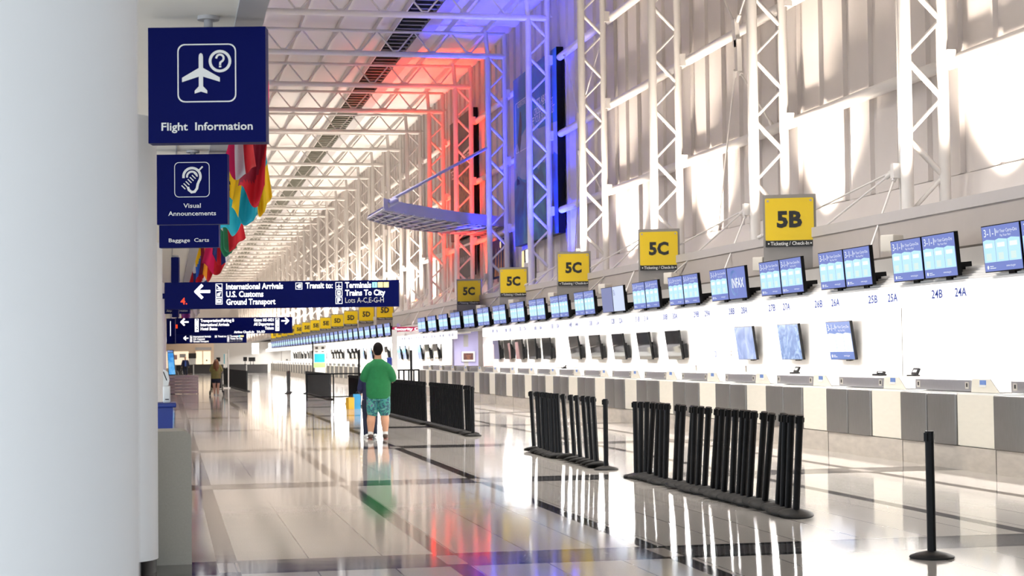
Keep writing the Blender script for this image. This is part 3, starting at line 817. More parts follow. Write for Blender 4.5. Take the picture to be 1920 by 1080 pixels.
# visual announcements
t = hang((.277, 19.67, 3.10), 'blue sign with ear pictogram, Visual Announcements', .79, .785, .05)
g = MB()
g.ring(rrect(0, .50, .395, .395, .05), rrect(0, .50, .380, .380, .045), 'letter')
oc = circ(-.0, .535, .095, 18, 185, -35)
g.stroke(oc, .028, 'letter')
g.stroke([oc[-1], (.065, .45), (.055, .40), (.03, .365), (-.005, .36), (-.035, .385), (-.043, .41)], .028, 'letter')
g.stroke(circ(-.0, .535, .055, 12, 185, 10), .022, 'letter')
for k in range(7):
    a = Vector((-.095, .415)) + Vector((.022, .022)) * k * 1.05
    g.stroke([(a.x - .018, a.y + .018), (a.x + .018, a.y - .018)], .012, 'letter', .006)
for k in range(3): g.stroke([(.075 + .016 * k, .60 + .016 * k), (.085 + .016 * k, .61 + .016 * k)], .018, 'letter', .006)
g.text('Visual', .048, 0, .185, 'letter', width=.195, bold=.012)
g.text('Announcements', .048, 0, .098, 'letter', width=.535, bold=.012)
g.build('lettering', t)
# baggage carts
t = hang((.285, 23.35, 3.07), 'blue sign Baggage Carts mostly hidden behind the ear sign', .79, .79, .05)
g = MB(); g.text('Baggage  Carts', .048, 0, .075, 'letter', width=.535, bold=.012); g.build('lettering', t)
# further signs seen edge-on and one with its line of text
t = hang((.17, 40.0, 3.12), 'tall dark blue sign edge above the direction board', .17, .78, .04); 
t = hang((.20, 47.0, 2.70), 'blue sign edge hanging in front of the direction board end', .17, .42, 0)
g = MB(); g.tube((0, .07, .42), (0, .07, 1.22), .02, 'greybeam'); g.build('hanger_pipe', t)
t = hang((.28, 52.0, 2.92), 'dark blue sign with Airport Information line below the direction board', .74, .8, .2)
g = MB(); g.text('Airport Information', .06, 0, .06, 'letter', width=.62); g.build('lettering', t)
t = hang((.12, 66.0, 2.15), 'long narrow blue sign box hanging before the farther boards', .32, .95, .0)
g = MB(); g.tube((0, .07, .95), (0, .07, 1.78), .02, 'greybeam'); g.build('hanger_pipe', t)
g = MB(); g.rect(-.02, .0, .3, .85, 'litletter'); g.build('light_line', t)

def icon(g, u, w, s, kind, m='litletter'):
    g.rect(u - s / 2, u + s / 2, w - s / 2, w + s / 2, m, .003)
    g.rect(u - s * .43, u + s * .43, w - s * .43, w + s * .43, 'navy', .004)
    if kind == 'plane': plane_icon(g, u, w - .02, s * .4, m, .005)
    elif kind == 'arr': g.stroke([(u - s * .3, w + s * .25), (u, w - s * .05), (u + s * .32, w - s * .2)], s * .14, m, .005); g.stroke([(u - s * .2, w - s * .2), (u + s * .2, w - s * .3)], s * .1, m, .006)
    elif kind == 'cus': g.flat([(u - s * .3, w - s * .3), (u + s * .1, w - s * .3), (u + s * .3, w + s * .3), (u - s * .25, w + s * .1)], m, .005)
    elif kind == 'bus': g.rect(u - s * .32, u + s * .32, w - s * .28, w + s * .28, m, .005); g.rect(u - s * .2, u + s * .2, w, w + s * .15, 'navy', .006)
    elif kind == 'train': g.flat(rrect(u, w, s * .5, s * .6, s * .1), m, .005); g.rect(u - s * .15, u + s * .15, w + .0, w + s * .18, 'navy', .006)
    elif kind == 'P': g.text('P', s * .6, u, w - s * .3, m, .005, bold=.05)
    elif kind == 'hand': g.flat([(u - s * .35, w), (u, w + s * .28), (u + s * .3, w + s * .28), (u + s * .3, w - s * .25), (u - s * .1, w - s * .28)], m, .005)
def lines(g, u, rows, cap, w0, step, align='L', lit='litletter', k=1.0):
    for n, (tx, wd) in enumerate(rows): g.text(tx, cap, u, w0 - step * n, lit, .005, align, wd, .02)
def board(loc, label, w, h, yaw, post=False):
    t = thing('direction_board', label, 'sign', loc, (0, 0, -yaw), 'blue direction boards across the hall')
    g = MB(); g.box(0, w, 0, .18, 0, h, 'navy'); g.build('panel', t)
    if post:
        g = MB(); g.box(-.9, 0, .06, .14, h * .4, h * .6, 'navy'); g.build('support_arm', t)
        g = MB(); g.tube((-.8, .1, -loc[2]), (-.8, .1, h), .06, 'navy', 12); g.build('support_post', t)
    else:
        g = MB(); g.tube((.08, .1, h), (.08, .1, 3.94 - loc[2]), .03, 'navy', 8); g.build('hanger_pipe', t)
    return t
def dirs(t, k):
    g = MB(); q = k
    arrow(g, .78 * q, .36 * q, .30 * q, True, 'litletter')
    for n, kd in enumerate(('arr', 'cus', 'bus')): icon(g, 1.13 * q, (.45 - .145 * n) * q, .14 * q, kd)
    lines(g, 1.28 * q, (('International Arrivals', 1.18 * q), ('U.S. Customs', .77 * q), ('Ground Transport', 1.02 * q)), .115 * q, .40 * q, .16 * q)
    icon(g, 2.79 * q, .45 * q, .14 * q, 'hand'); lines(g, 2.93 * q, (('Transit to:', .56 * q),), .115 * q, .40 * q, .16 * q)
    for n, kd in enumerate(('plane', 'train', 'P')): icon(g, 3.62 * q, (.45 - .155 * n) * q, .14 * q, kd)
    lines(g, 3.75 * q, (('Terminals', .54 * q), ('Trains To City', .83 * q)), .115 * q, .40 * q, .16 * q)
    g.text('Lots A-C,E-G-H', .105 * q, 3.75 * q, .09 * q, 'letter', .005, 'L', .80 * q)
    for n, (d, m) in enumerate((('1', 'sigcyan'), ('2', 'sigyel'), ('3', 'sigyel'))):
        u = (4.31 + .12 * n) * q; g.rect(u, u + .105 * q, .40 * q, .51 * q, m, .004); g.text(d, .08 * q, u + .05 * q, .415 * q, 'ink' if n == 0 else 'letter', .006)
    g.build('lettering', t)
t = board((-.055, 36.68, 2.625), 'large blue board reading International Arrivals, Terminals and Trains To City', 4.86, .555, YAW, True)
dirs(t, 1.0)
g = MB(); g.rect(.02, .26, .03, .53, 'navy', .006); g.text('4.', .13, .40, .10, 'redled', .006, width=.14, bold=.02); g.build('red_counter', t)
t = board((.30, 71.2, 2.57), 'second blue board with arrows pointing both ways', 4.72, .66, YAW)
g = MB()
arrow(g, .38, .50, .30, True, 'litletter'); arrow(g, 4.45, .50, .28, False, 'litletter')
g.rect(.80, .95, .10, .62, 'litletter'); g.rect(4.05, 4.2, .10, .62, 'litletter')
for n in range(4):
    icon(g, .875, .56 - .13 * n, .12, ('arr', 'bus', 'cus', 'arr')[n]); icon(g, 4.125, .56 - .13 * n, .12, ('plane', 'bus', 'P', 'bus')[n])
lines(g, 1.03, (('Transportation/Parking B', 1.35), ('International Arrivals', 1.15), ('Hotel Buses', .68)), .115, .49, .165)
lines(g, 3.98, (('Gates M1-M21', .8), ('All Departures', .8), ('Tickets', .36)), .115, .49, .165, 'R')
g.text('Airline Check-In   5A-5D', .085, 3.0, .03, 'litletter', .005, width=1.25, bold=.02)
g.build('lettering', t)
g = MB(); g.rect(-.05, .1, .25, .40, 'redled', .006); g.build('red_counter', t)
t = board((.40, 106.6, 2.50), 'third and smallest blue board low behind the two-arrow one', 4.35, .60, YAW)
dirs(t, .9)
# crimson security board
t = thing('security_sign', 'crimson board reading Security Check Point behind the screens', 'sign', (9.75, 76.2, 2.68), (0, 0, -YAW))
g = MB(); g.box(0, 2.55, 0, .1, 0, .20, 'crimson'); g.build('panel', t)
g = MB(); g.text('Security Check Point', .11, .1, .05, 'litletter', .004, 'L', 2.1, .02); g.build('lettering', t)
g = MB(); g.box(.2, .3, .02, .08, .2, .35, 'lav'); g.box(.22, .28, .02, 1.4, .25, .32, 'lav'); g.build('bracket', t)

# ================================================================== BELT POSTS
def post_proto(detail):
    t = thing('belt_post', 'x', 'barrier post', group='black belt posts')
    g = MB(); n = 24 if detail else 12
    g.lathe([(.165, 0), (.172, .008), (.168, .018), (.12, .036), (.06, .05), (.035, .056)], 'rubber', n); g.build('base', t)
    g = MB(); g.tube((0, 0, .04), (0, 0, .945), .034, 'black', 16 if detail else 8); g.build('post', t)
    g = MB(); g.tube((0, 0, .885), (0, 0, .972), .0352, 'black', 16 if detail else 8); g.box(-.046, -.03, -.016, .016, .895, .96, 'black'); g.box(.03, .042, -.012, .012, .905, .95, 'black'); g.build('belt_head', t)
    return t
pp, pf = post_proto(True), post_proto(False)
g = MB(); g.lathe([(.16, 0), (.17, .01), (.10, .04), (.035, .05), (.036, .97), (0.01, .972)], 'black', 8)
ps = tag(g.build('belt_post'), 'x', 'barrier post', 'black belt posts')
flag_used = {}
def put_post(src, key, x, y, lean, rz, label):
    loc, rot = (x, y, .0), (R(lean), 0, rz)
    # tilt about the base rim so that the lower rim touches the floor
    h = .170 * abs(math.sin(R(lean)))
    loc = (x, y, h)
    o = src
    if flag_used.get(key): o = dup(src, loc, label=label)
    else: flag_used[key] = True; o['label'] = label; o.location = loc
    o.rotation_mode = 'ZYX'
    o.rotation_euler = rot
ROWA = [(21.69, 0.8), (21.45, -3.2), (21.28, -5.9), (21.04, -13.8), (20.81, -10.6), (20.57, -6.8), (20.33, -8.6), (19.98, -11.7), (19.72, -11.5), (19.42, -14.2), (19.23, -9.5), (19.02, -10.9), (18.81, -12.3), (18.56, -14.6), (18.28, -11.8), (18.09, -13.1), (17.86, -10.0), (17.68, -11.3), (17.49, -12.4), (17.27, -12.2), (17.05, -13.6), (16.76, -15.9), (16.46, -12.3), (16.26, -7.6), (16.10, -8.7), (15.88, -9.5)]
ROWB = [(27.91, 12.0), (27.56, 11.3), (27.35, 9.9), (27.15, 8.4), (26.97, 7.5), (26.79, 7.3), (26.59, 6.8), (26.4, 5.8), (26.15, 6.9), (25.95, 10.0), (25.55, 14.7), (25.04, 11.8), (24.66, 11.6), (24.27, 12.9), (23.95, 12.5), (23.66, 10.3), (23.22, 0)]
for n, (yv, ln) in enumerate(ROWA):
    put_post(pp, 'a', 5.93 + random.uniform(-.02, .02), yv, -ln, 0, 'black belt post, %s from the near end of the nearest row' % nth(26 - n))
for n, (yv, ln) in enumerate(ROWB):
    put_post(pp, 'a', 5.90 + random.uniform(-.02, .02), yv, -ln, 0, 'black belt post, %s from the near end of the second row' % nth(17 - n))
yv, n = 33.75, 0
while yv < 39.3:
    n += 1
    if not 1 < n < 1.5 and not (n == 5):
        put_post(pf, 'f', 5.90, yv, -9 * (1 if n > 1 else .2), 0, 'black belt post, %s from the near end of the third row' % nth(n))
    yv += .235
yv, n = 39.85, 0
while yv < 47.4:
    n += 1; put_post(pf, 'f', 5.86, yv, -8, 0, 'black belt post, %s in the fourth row beside the man in green' % nth(n)); yv += .25
yv, n = 54.9, 0
while yv < 57.8:
    n += 1; put_post(pf, 'f', 5.93, yv, -6, 0, 'black belt post, %s in the short row behind the shopping bags' % nth(n)); yv += .25
yv, n = 64.6, 0
while yv < 76:
    n += 1; put_post(ps, 's', 5.93, yv, -5, 0, 'small black belt post, %s in the fifth row past the bags' % nth(n)); yv += .30
for n, (xx, yv) in enumerate(((5.17, 76.4), (5.19, 77.2), (5.44, 79.4), (5.46, 80.2))):
    put_post(ps, 's', xx, yv, -2, 0, 'small black belt post standing apart, %s of the four loose far ones' % nth(n + 1))
yv, n = 83.0, 0
while yv < 104:
    n += 1; put_post(ps, 's', 3.68 - .02 * (yv - 83), yv, -4, 0, 'small black belt post, %s in the far row right of the woman' % nth(n)); yv += .42
# one base cut by the frame at the near right corner
put_post(pp, 'a', 5.75, 12.5, 0, .4, 'lone black belt post nearest the camera, only its base showing')

# ================================================================== FLAGS
def flag(y, x, ztop, h, w, cols, style, label, ang=0.0):
    t = thing('flag', label, 'flag', (x, y, 0), (0, 0, ang), 'flags along the left beam')
    g = MB(); g.tube((.66 - x - .02, .02, ztop - .55), (w * .6, .02, ztop + .12), .016, 'beige', 8); g.tube((.66 - x - .04, .02, ztop - .59), (.66 - x + .05, .02, ztop - .50), .05, 'greybeam', 10); g.build('staff', t)
    nu, nv = 20, 26
    vs, ph = [], y * 1.7
    for j in range(nv + 1):
        v = j / nv
        for i in range(nu + 1):
            u = i / nu
            ga = 1.0 - .35 * v * (1 - v) * 2
            xx = (u - .5) * w * ga + .05 * math.sin(3 * v + ph)
            yy = .07 * math.sin(u * 9 + ph + 2 * v) * (.4 + .8 * v) - .04
            zt = ztop - (.5 - u) * .22
            zz = zt - v * h * (1 - .30 * abs(u - (.62 + .2 * math.sin(ph))) - .05 * math.sin(u * 7 + ph))
            vs.append((xx, yy, zz))
    g = MB()
    for j in range(nv):
        for i in range(nu):
            u, v = (i + .5) / nu, (j + .5) / nv
            if style == 'v': c = cols[min(len(cols) - 1, int(u * len(cols)))]
            elif style == 'h': c = cols[min(len(cols) - 1, int(v * len(cols)))]
            elif style == 'tri': c = cols[0] if u < .45 * (1 - abs(v - .45) * 2.4) else cols[1] if v < .3 else cols[2] if v < .62 else cols[1]
            elif style == 'diag': c = cols[min(len(cols) - 1, max(0, int((v * .75 + u * .3) * len(cols))))]
            else: c = cols[0]
            a = j * (nu + 1) + i
            g.add([vs[a], vs[a + nu + 1], vs[a + nu + 2], vs[a + 1]], [(0, 1, 2, 3)], FLAGC[c], True)
    o = g.build('cloth', t)
    bm = bmesh.new(); bm.from_mesh(o.data); bmesh.ops.remove_doubles(bm, verts=bm.verts[:], dist=1e-4); bm.to_mesh(o.data); bm.free()
    m = o.modifiers.new('thickness', 'SOLIDIFY'); m.thickness = .004
    return t
FL = [(20.0, .86, 3.50, .36, ('crimson', 'white', 'red'), 'v'), (22.6, 1.10, 3.46, .34, ('crimson', 'crimson', 'dark', 'red'), 'diag'), (24.6, 1.32, 3.52, .2, ('aqua', 'aqua', 'gold'), 'h'),
      (26.8, 1.22, 3.48, .40, ('gold', 'teal', 'teal', 'teal'), 'v'), (29.3, 1.02, 3.56, .42, ('black', 'aqua', 'gold'), 'tri'), (31.8, 1.18, 3.44, .40, ('green', 'red', 'red', 'red'), 'v'),
      (35.0, 1.22, 3.50, .34, ('green', 'white', 'green'), 'h'), (38.2, 1.20, 3.46, .38, ('navy', 'red', 'navy', 'white'), 'v'), (41.2, 1.10, 3.44, .55, ('crimson', 'red'), 'v'),
      (44.2, .95, 3.46, .40, ('dark', 'orange', 'red', 'red'), 'v'), (47.2, .92, 3.48, .46, ('blue', 'navy', 'gold', 'blue', 'red', 'white'), 'diag'), (50.5, .90, 3.46, .40, ('white', 'white', 'navy'), 'h'),
      (54.0, .80, 3.40, .42, ('red', 'red', 'white'), 'v'), (58.0, .90, 3.38, .44, ('green', 'red', 'white'), 'diag'), (63.0, .95, 3.34, .40, ('white', 'red', 'white'), 'v'),
      (68.0, 1.00, 3.34, .42, ('green', 'gold', 'red'), 'v'), (74.0, 1.15, 3.32, .45, ('white', 'blue', 'white'), 'h'), (80.0, 1.20, 3.32, .40, ('white', 'white', 'blue'), 'v'),
      (86.0, .92, 3.30, .45, ('orange', 'purple', 'purple'), 'diag'), (92.0, .85, 3.3, .42, ('red', 'white', 'blue'), 'v')]
for n, (yv, x, zb, w, cols, st) in enumerate(FL):
    names = []
    for c in cols:
        if c not in names: names.append(c)
    flag(yv, x, zb + 1.62, 1.55, w, cols, st, '%s hanging flag, %s in the line from the near end' % (' and '.join(names[:3]), nth(n + 1)))

# ================================================================== LEFT COLUMNS AND FURNITURE
def column(y, r, label):
    t = thing('column', label, 'column', (-.075 - r, y, 0), group='white columns on the left')
    g = MB(); g.lathe([(r, .10), (r, 3.41), (r - .02, 3.43)], 'column', 64); g.build('shaft', t)
    g = MB(); g.lathe([(r - .012, 0), (r - .012, .10)], 'black', 48); g.build('base', t)
    return t
column(4.7, .52, 'broad white column closest to the camera')
column(13.42, .30, 'white column with black foot, second closest')
for n, yv in enumerate((28.0, 42.5, 57, 71.5, 86, 100.5)):
    column(yv, .30, 'white column, only its edge showing, %s from the camera' % nth(n + 3))
# grey cabinet with rounded corner
t = thing('cabinet', 'grey-brown cabinet with a rounded top corner beside the column', 'cabinet', (0, 13.78, 0))
g = MB(); pts = [(-.62, 0), (.178, 0)] + [(.118 + .06 * math.cos(R(a)), .975 + .06 * math.sin(R(a))) for a in range(0, 91, 15)] + [(-.62, 1.035)]
g.prism(pts, 0, .03, 'olivegrey'); g.build('end_panel', t)
g = MB(); pts2 = [(x - .012 if x > 0 else x, z - .006 if z > .5 else z) for x, z in pts]; g.prism(pts2, .03, .75, 'olivegrey'); g.build('body', t)
# blue podium with a pale dispenser on it
t = thing('podium', 'royal blue podium with an overhanging top behind the grey cabinet', 'podium', (-.12, 17.3, 0))
g = MB(); g.prism([(-.3, 0), (.15, 0), (.168, 1.13), (-.3, 1.13)], -.25, .25, 'blueplastic'); g.build('body', t)
g = MB(); g.rbox(-.34, .20, -.28, .28, 1.13, 1.172, 'blueplastic', .01); g.build('top', t)
t = thing('dispenser', 'pale hand gel dispenser standing on the blue podium', 'dispenser', (-.010, 17.2, 1.172))
g = MB(); g.rbox(-.036, .034, -.05, .06, 0, .165, 'pale', .014, 3); g.rect(-.015, .02, .03, .04, 'edge', .062); g.build('body', t)
g = MB(); g.prism([(-.034, .165), (.012, .165), (.026, .22), (.012, .30), (-.034, .33)], -.04, .04, 'pale'); g.build('back_plate', t)
g = MB(); g.stroke([(-.03, .30), (.0, .22)], .009, 'ink', .042); g.build('slot', t)
# mauve slatted barrier
t = thing('slatted_barrier', 'low mauve barrier of wide horizontal boards on the left', 'barrier', (-.05, 79.9, 0), (0, 0, -.1))
for k in range(6):
    g = MB(); g.box(0, 1.42, 0, .05, .02 + .14 * k, .145 + .14 * k, 'mauve'); g.build('board', t)
for u in (.03, .72, 1.39):
    g = MB(); g.box(u - .02, u + .02, .05, .09, 0, .85, 'edge'); g.build('upright', t)
# blue leaning display totem
t = thing('display_totem', 'tall leaning bright blue display behind the mauve barrier', 'display', (.0, 92, 0), (R(0), 0, -YAW))
g = MB(); g.prism([(.05, .7), (.42, .7), (.30, 2.05), (-.02, 2.05)], 0, .08, 'black'); g.build('casing', t)
g = MB(); g.flat([(.07, .78), (.40, .78), (.29, 1.9), (.01, 1.9)], 'scr_totem'); g.flat([(.0, 1.93), (.28, 1.93), (.27, 2.03), (-.01, 2.03)], 'scr_ice'); g.build('display', t)
g = MB(); g.box(.05, .45, -.1, .3, 0, .06, 'black'); g.box(.1, .38, .0, .1, .06, .72, 'black'); g.build('stand', t)

# ================================================================== CANOPY OVER THE PASSAGE
near = [(7.23, 58.5), (8.3, 60.5), (9.47, 62.2), (10.8, 64.0), (12.1, 65.4), (12.9, 66.1)]
farp = [(7.13, 62.4), (7.9, 64.4), (8.8, 66.2), (9.9, 68.0), (11.0, 69.2), (12.9, 70.7)]
ZC = 6.55
def lerp(p, q, t): return (p[0] + (q[0] - p[0]) * t, p[1] + (q[1] - p[1]) * t)
def sample(pl, t):
    s = t * (len(pl) - 1); i = min(int(s), len(pl) - 2); return lerp(pl[i], pl[i + 1], s - i)
cn = thing('curved_canopy', 'curved lavender metal canopy with a gridded underside over the passage', 'canopy', (0, 0, 0))
N = 40
def band(pl, z0, z1, name, m, th=.06):
    b = MB()
    P = [sample(pl, k / N) for k in range(N + 1)]
    for k in range(N):
        a, c = P[k], P[k + 1]
        b.add([(a[0], a[1], z0), (c[0], c[1], z0), (c[0], c[1], z1), (a[0], a[1], z1), (a[0], a[1] + th, z0), (c[0], c[1] + th, z0), (c[0], c[1] + th, z1), (a[0], a[1] + th, z1)],
              [(0, 1, 2, 3), (7, 6, 5, 4), (0, 4, 5, 1), (3, 2, 6, 7)] + ([(0, 3, 7, 4)] if k == 0 else []) + ([(1, 5, 6, 2)] if k == N - 1 else []), m, False)
    return b.build(name, cn)
band(near, ZC + .02, ZC + .42, 'front_fascia', 'canopy'); band(farp, ZC - .02, ZC + .14, 'rear_rail', 'canopy')
b = MB()
for k in range(N):
    p = [sample(near, k / N), sample(near, (k + 1) / N), sample(farp, (k + 1) / N), sample(farp, k / N)]
    b.add([(x, y, ZC + .10) for x, y in p] + [(x, y, ZC + .14) for x, y in p], [(0, 1, 2, 3), (7, 6, 5, 4)], 'lav')
b.build('panels', cn)
for t_ in (.12, .3, .7, .88):
    b = MB(); b.path([(*lerp(sample(near, k / 20), sample(farp, k / 20), t_), ZC + .05) for k in range(21)], .045, 'canopy', 6); b.build('bar', cn)
for k in range(13):
    p, q = sample(near, k / 12), sample(farp, k / 12)
    b = MB(); b.tube((*p, ZC + .03), (*q, ZC + .03), .045, 'canopy', 6); b.build('rib', cn)
b = MB(); b.tube((7.5, 59.1, ZC + .38), (11.85, 64.0, 9.4), .055, 'canopy', 10); b.build('stay_rod', cn)
b = MB(); b.tube((7.4, 58.9, ZC + .22), (7.75, 59.3, ZC + .40), .12, 'canopy', 12); b.build('rod_socket', cn)

# banners on the upper wall
def banner(name, label, y0, y1, z0, z1, x, draw, depth=.4, mats='nightprint'):
    t = thing(name, label, 'banner', (x, y1, z0), (0, 0, R(-90)))
    w, h = y1 - y0, z1 - z0
    g = MB(); g.box(0, w, 0, depth, 0, h, 'black'); g.build('frame', t)
    g = MB(); draw(g, w, h); g.build('print', t)
    return t
def ocean(g, w, h):
    g.rect(0, w, 0, h, 'seasky', .002)
    hz = [(0, h * .33)] + [(w * k / 14, h * (.34 + .035 * math.sin(k * 1.1) + .10 * max(0, k / 14 - .35))) for k in range(15)] + [(w, h * .40)]
    g.flat([(0, 0), (w, 0), (w, h * .44)] + [(w * (14 - k) / 14, h * (.36 + .03 * math.sin(k * 1.7) + .06 * ((14 - k) / 14))) for k in range(15)], 'ocean', .004)
    g.flat([(0, h * .40)] + [(w * k / 10, h * (.38 + .03 * math.sin(k * 1.7) + .05 * k / 10)) for k in range(11)] + [(w, h * .60), (w * .6, h * .62), (w * .4, h * .70), (0, h * .58)], 'haze', .003)
    g.ring(rrect(w * .2, h * .70, w * .30, h * .30, .1), rrect(w * .2, h * .70, w * .28, h * .292, .09), 'letter', .005)
    g.flat([(w * .10, h * .60), (w * .14, h * .72), (w * .16, h * .79), (w * .19, h * .78), (w * .21, h * .70), (w * .19, h * .62), (w * .15, h * .54)], 'nightprint', .006)
    g.text('ADVENTURE', .16, w * .2, h * .815, 'letter', .006, width=w * .2)
    g.text("IT'S ABOUT", .25, w * .56, h * .75, 'letter', .006, 'L', w * .30, .015)
    g.text('CROSSING THINGS', .25, w * .50, h * .705, 'letter', .006, 'L', w * .42, .015)
    g.text('OFF YOUR BUCKET LIST', .25, w * .42, h * .66, 'letter', .006, 'L', w * .53, .015)
    g.flat([(w * .06, h * .36), (w * .07, h * .40), (w * .075, h * .44), (w * .085, h * .40), (w * .13, h * .385), (w * .14, h * .36)], 'navy', .006)
banner('ocean_banner', 'tall blue ocean banner on the upper wall behind the blue-lit towers', 55.8, 63.1, 5.6, 11.8, 12.70, ocean, .24)
def night(g, w, h):
    g.rect(0, w, 0, h, 'nightprint', .002)
    g.rect(w * .25, w * .95, h * .12, h * .60, 'fireprint', .004)
    g.text('TEXAS', .4, w * .18, h * .52, 'letter', .006, width=w * .3)
    g.stroke([(w * .45, h * .62), (w * .6, h * .68), (w * .9, h * .70)], .12, 'letter', .006)
    g.text('DISCOVER', .34, w * .68, h * .6, 'letter', .006, width=w * .4)
banner('night_banner', 'tall charcoal banner on the upper wall behind the red-lit towers', 72.0, 77.9, 6.75, 12.1, 12.70, night, .24)
def fire(g, w, h):
    g.rect(0, w, 0, h, 'navy', .002)
    for k in range(4): g.flat([(w * (.15 + .2 * k), h * .05), (w * (.32 + .2 * k), h * .05), (w * (.30 + .18 * k), h * .85)], 'flame', .004)
    g.flat(circ(w * .6, h * .85, .14, 12), 'sigyel', .005)
banner('festival_banner', 'small navy poster with orange peaks under the canopy end', 64.9, 67.9, 4.6, 6.1, 12.72, fire, .1)
banner('dark_poster', 'small black poster with faint lettering under the red-lit canopy', 72.1, 76.8, 5.0, 6.6, 12.72, lambda g, w, h: (g.rect(0, w, 0, h, 'nightprint', .002), g.text('VIVA LAS', .25, w * .5, h * .4, 'greybeam', .004, width=w * .6)), .1)
t = thing('glowing_opening', 'narrow glowing white and yellow panel in place of a side opening behind the blue towers', 'light', (12.7, 62.0, 3.9), (0, 0, R(-90)))  # glowing box stands in for a bright side opening
g = MB(); g.box(0, 1.5, 0, .2, 0, 1.5, 'housing'); g.build('casing', t)
g = MB(); g.rect(.1, .5, .05, 1.45, 'sigyel'); g.rect(.85, 1.45, .05, 1.45, 'lamp'); g.rect(.55, .8, .05, 1.45, 'ink'); g.build('panel', t)
# pylon with notice screen in the passage
t = thing('notice_pylon', 'lavender pylon with a grey recess standing in the passage', 'pylon', (12.37, 72.0, 0))
g = MB(); g.box(-.55, .48, 0, .5, 0, 2.6, 'lav'); g.build('body', t)
g = MB(); g.rect(-.15, .05, 1.95, 2.45, 'greybeam', .006); g.rect(-.15, .05, .6, 1.35, 'greybeam', .006); g.build('recess', t)
t = thing('notice_screen', 'dark red notice screen with gold text mounted on the lavender pylon', 'screen', (12.40, 71.88, 1.33))
g = MB(); g.box(-.28, .28, 0, .1, 0, .42, 'pale'); g.build('casing', t)
g = MB(); g.rect(-.21, .21, .07, .35, 'stone'); 
for k in range(4): g.text(('WELCOME TO', 'THE CITY OF', 'CHICAGO', 'TERMINAL')[k], .022, 0, .24 - .045 * k, 'flame', .005)
g.build('display', t)
b = MB(); b.box(12.1, 12.5, 66.6, 66.7, 0, 2.0, 'pinkpanel'); tag(b.build('pink_stand'), 'pink upright panel beside the lavender pylon', 'panel')
# tall white post and black railings at the security gap
t = thing('sign_post', 'tall square white post behind the man in green', 'post', (6.5, 50.4, 0))
g = MB(); g.box(-.06, .08, -.06, .06, .03, 2.37, 'white'); g.build('shaft', t)
g = MB(); g.box(-.2, .2, -.2, .2, 0, .03, 'white'); g.build('foot', t)
g = MB(); g.rbox(-.22, -.07, -.03, .03, 1.30, 1.56, 'blueplastic', .03); g.build('blue_tab', t)
def railing(label, x0, x1, y, h, tall, n):
    t = thing('railing', label, 'railing', (0, y, 0))
    for x in tall:
        g = MB(); g.box(x - .035, x + .035, -.035, .035, 0, h[1], 'black'); g.build('tall_post', t)
    g = MB(); g.box(x0, x1, -.03, .03, h[0] - .05, h[0], 'black'); g.build('top_rail', t)
    g = MB(); g.box(x0, x1, -.02, .02, .12, .16, 'black'); g.build('low_rail', t)
    for k in range(n):
        x = x0 + (x1 - x0) * k / (n - 1)
        g = MB(); g.box(x - .025, x + .025, -.025, .025, 0, h[0], 'black'); g.build('baluster', t)
railing('black steel railing with two tall posts right of the white post', 7.1, 7.9, 55.2, (1.17, 1.78), (7.18, 7.66), 6)
railing('long low black railing left of the man in green', 4.95, 6.9, 63.3, (1.0, 1.85), (6.86,), 3)
b = MB(); b.tube((6.3, 77, 0), (6.3, 77, 2.28), .03, 'black', 8); b.tube((6.3, 77, 0), (6.3, 77, .03), .14, 'black', 16); tag(b.build('barrier_pole'), 'tall thin black pole before the far desks', 'pole')
# lime and teal stand by the far screens
t = thing('poster_stand', 'white stand with teal and lime poster by the far desks', 'poster stand', (9.6, 112, 0), (0, 0, -.3))
g = MB(); g.box(-.42, .42, 0, .06, .9, 2.35, 'pale'); g.box(-.3, .3, 0, .3, 0, .9, 'pale'); g.build('body', t)
g = MB(); g.rect(-.34, .34, 1.25, 1.8, 'tealprint'); g.rect(-.38, .38, .92, 1.22, 'limeprint'); 
for u in (-.28, .12): g.rect(u, u + .18, 2.1, 2.25, 'edge'); g.rect(u, u + .18, 1.9, 1.96, 'edge')
g.build('poster', t)
# white pole left of the far post row
t = thing('white_pole', 'slim white pole on a flat base right of the woman', 'pole', (3.15, 93, 0))
g = MB(); g.tube((0, 0, .03), (0, 0, 2.05), .035, 'white', 10); g.build('shaft', t)
g = MB(); g.box(-.25, .1, -.1, .1, 0, .05, 'white'); g.build('foot', t)

# ================================================================== SHOPPING BAGS
def bag(name, x, y, w, h, d, m, label, rz):
    t = thing(name, label, 'bag', (x, y, 0), (0, 0, rz), 'shopping bags on the floor')
    g = MB(); g.prism([(-w / 2, 0), (w / 2, 0), (w * .52, h), (-w * .52, h)], -d / 2, d / 2, m); g.build('body', t)
    g = MB(); g.path([(-w * .22 + w * .44 * k / 10, -d * .45, h - .02 + .10 * math.sin(PI * k / 10)) for k in range(11)], .008, 'ink', 6); g.build('handle', t)
bag('shopping_bag', 5.42, 52.6, .2, .36, .16, 'gold', 'golden yellow paper shopping bag standing on the floor', .5)
bag('shopping_bag', 5.66, 52.9, .22, .45, .14, 'skyblue', 'sky blue shopping bag beside the companion in dark clothes', -.1)

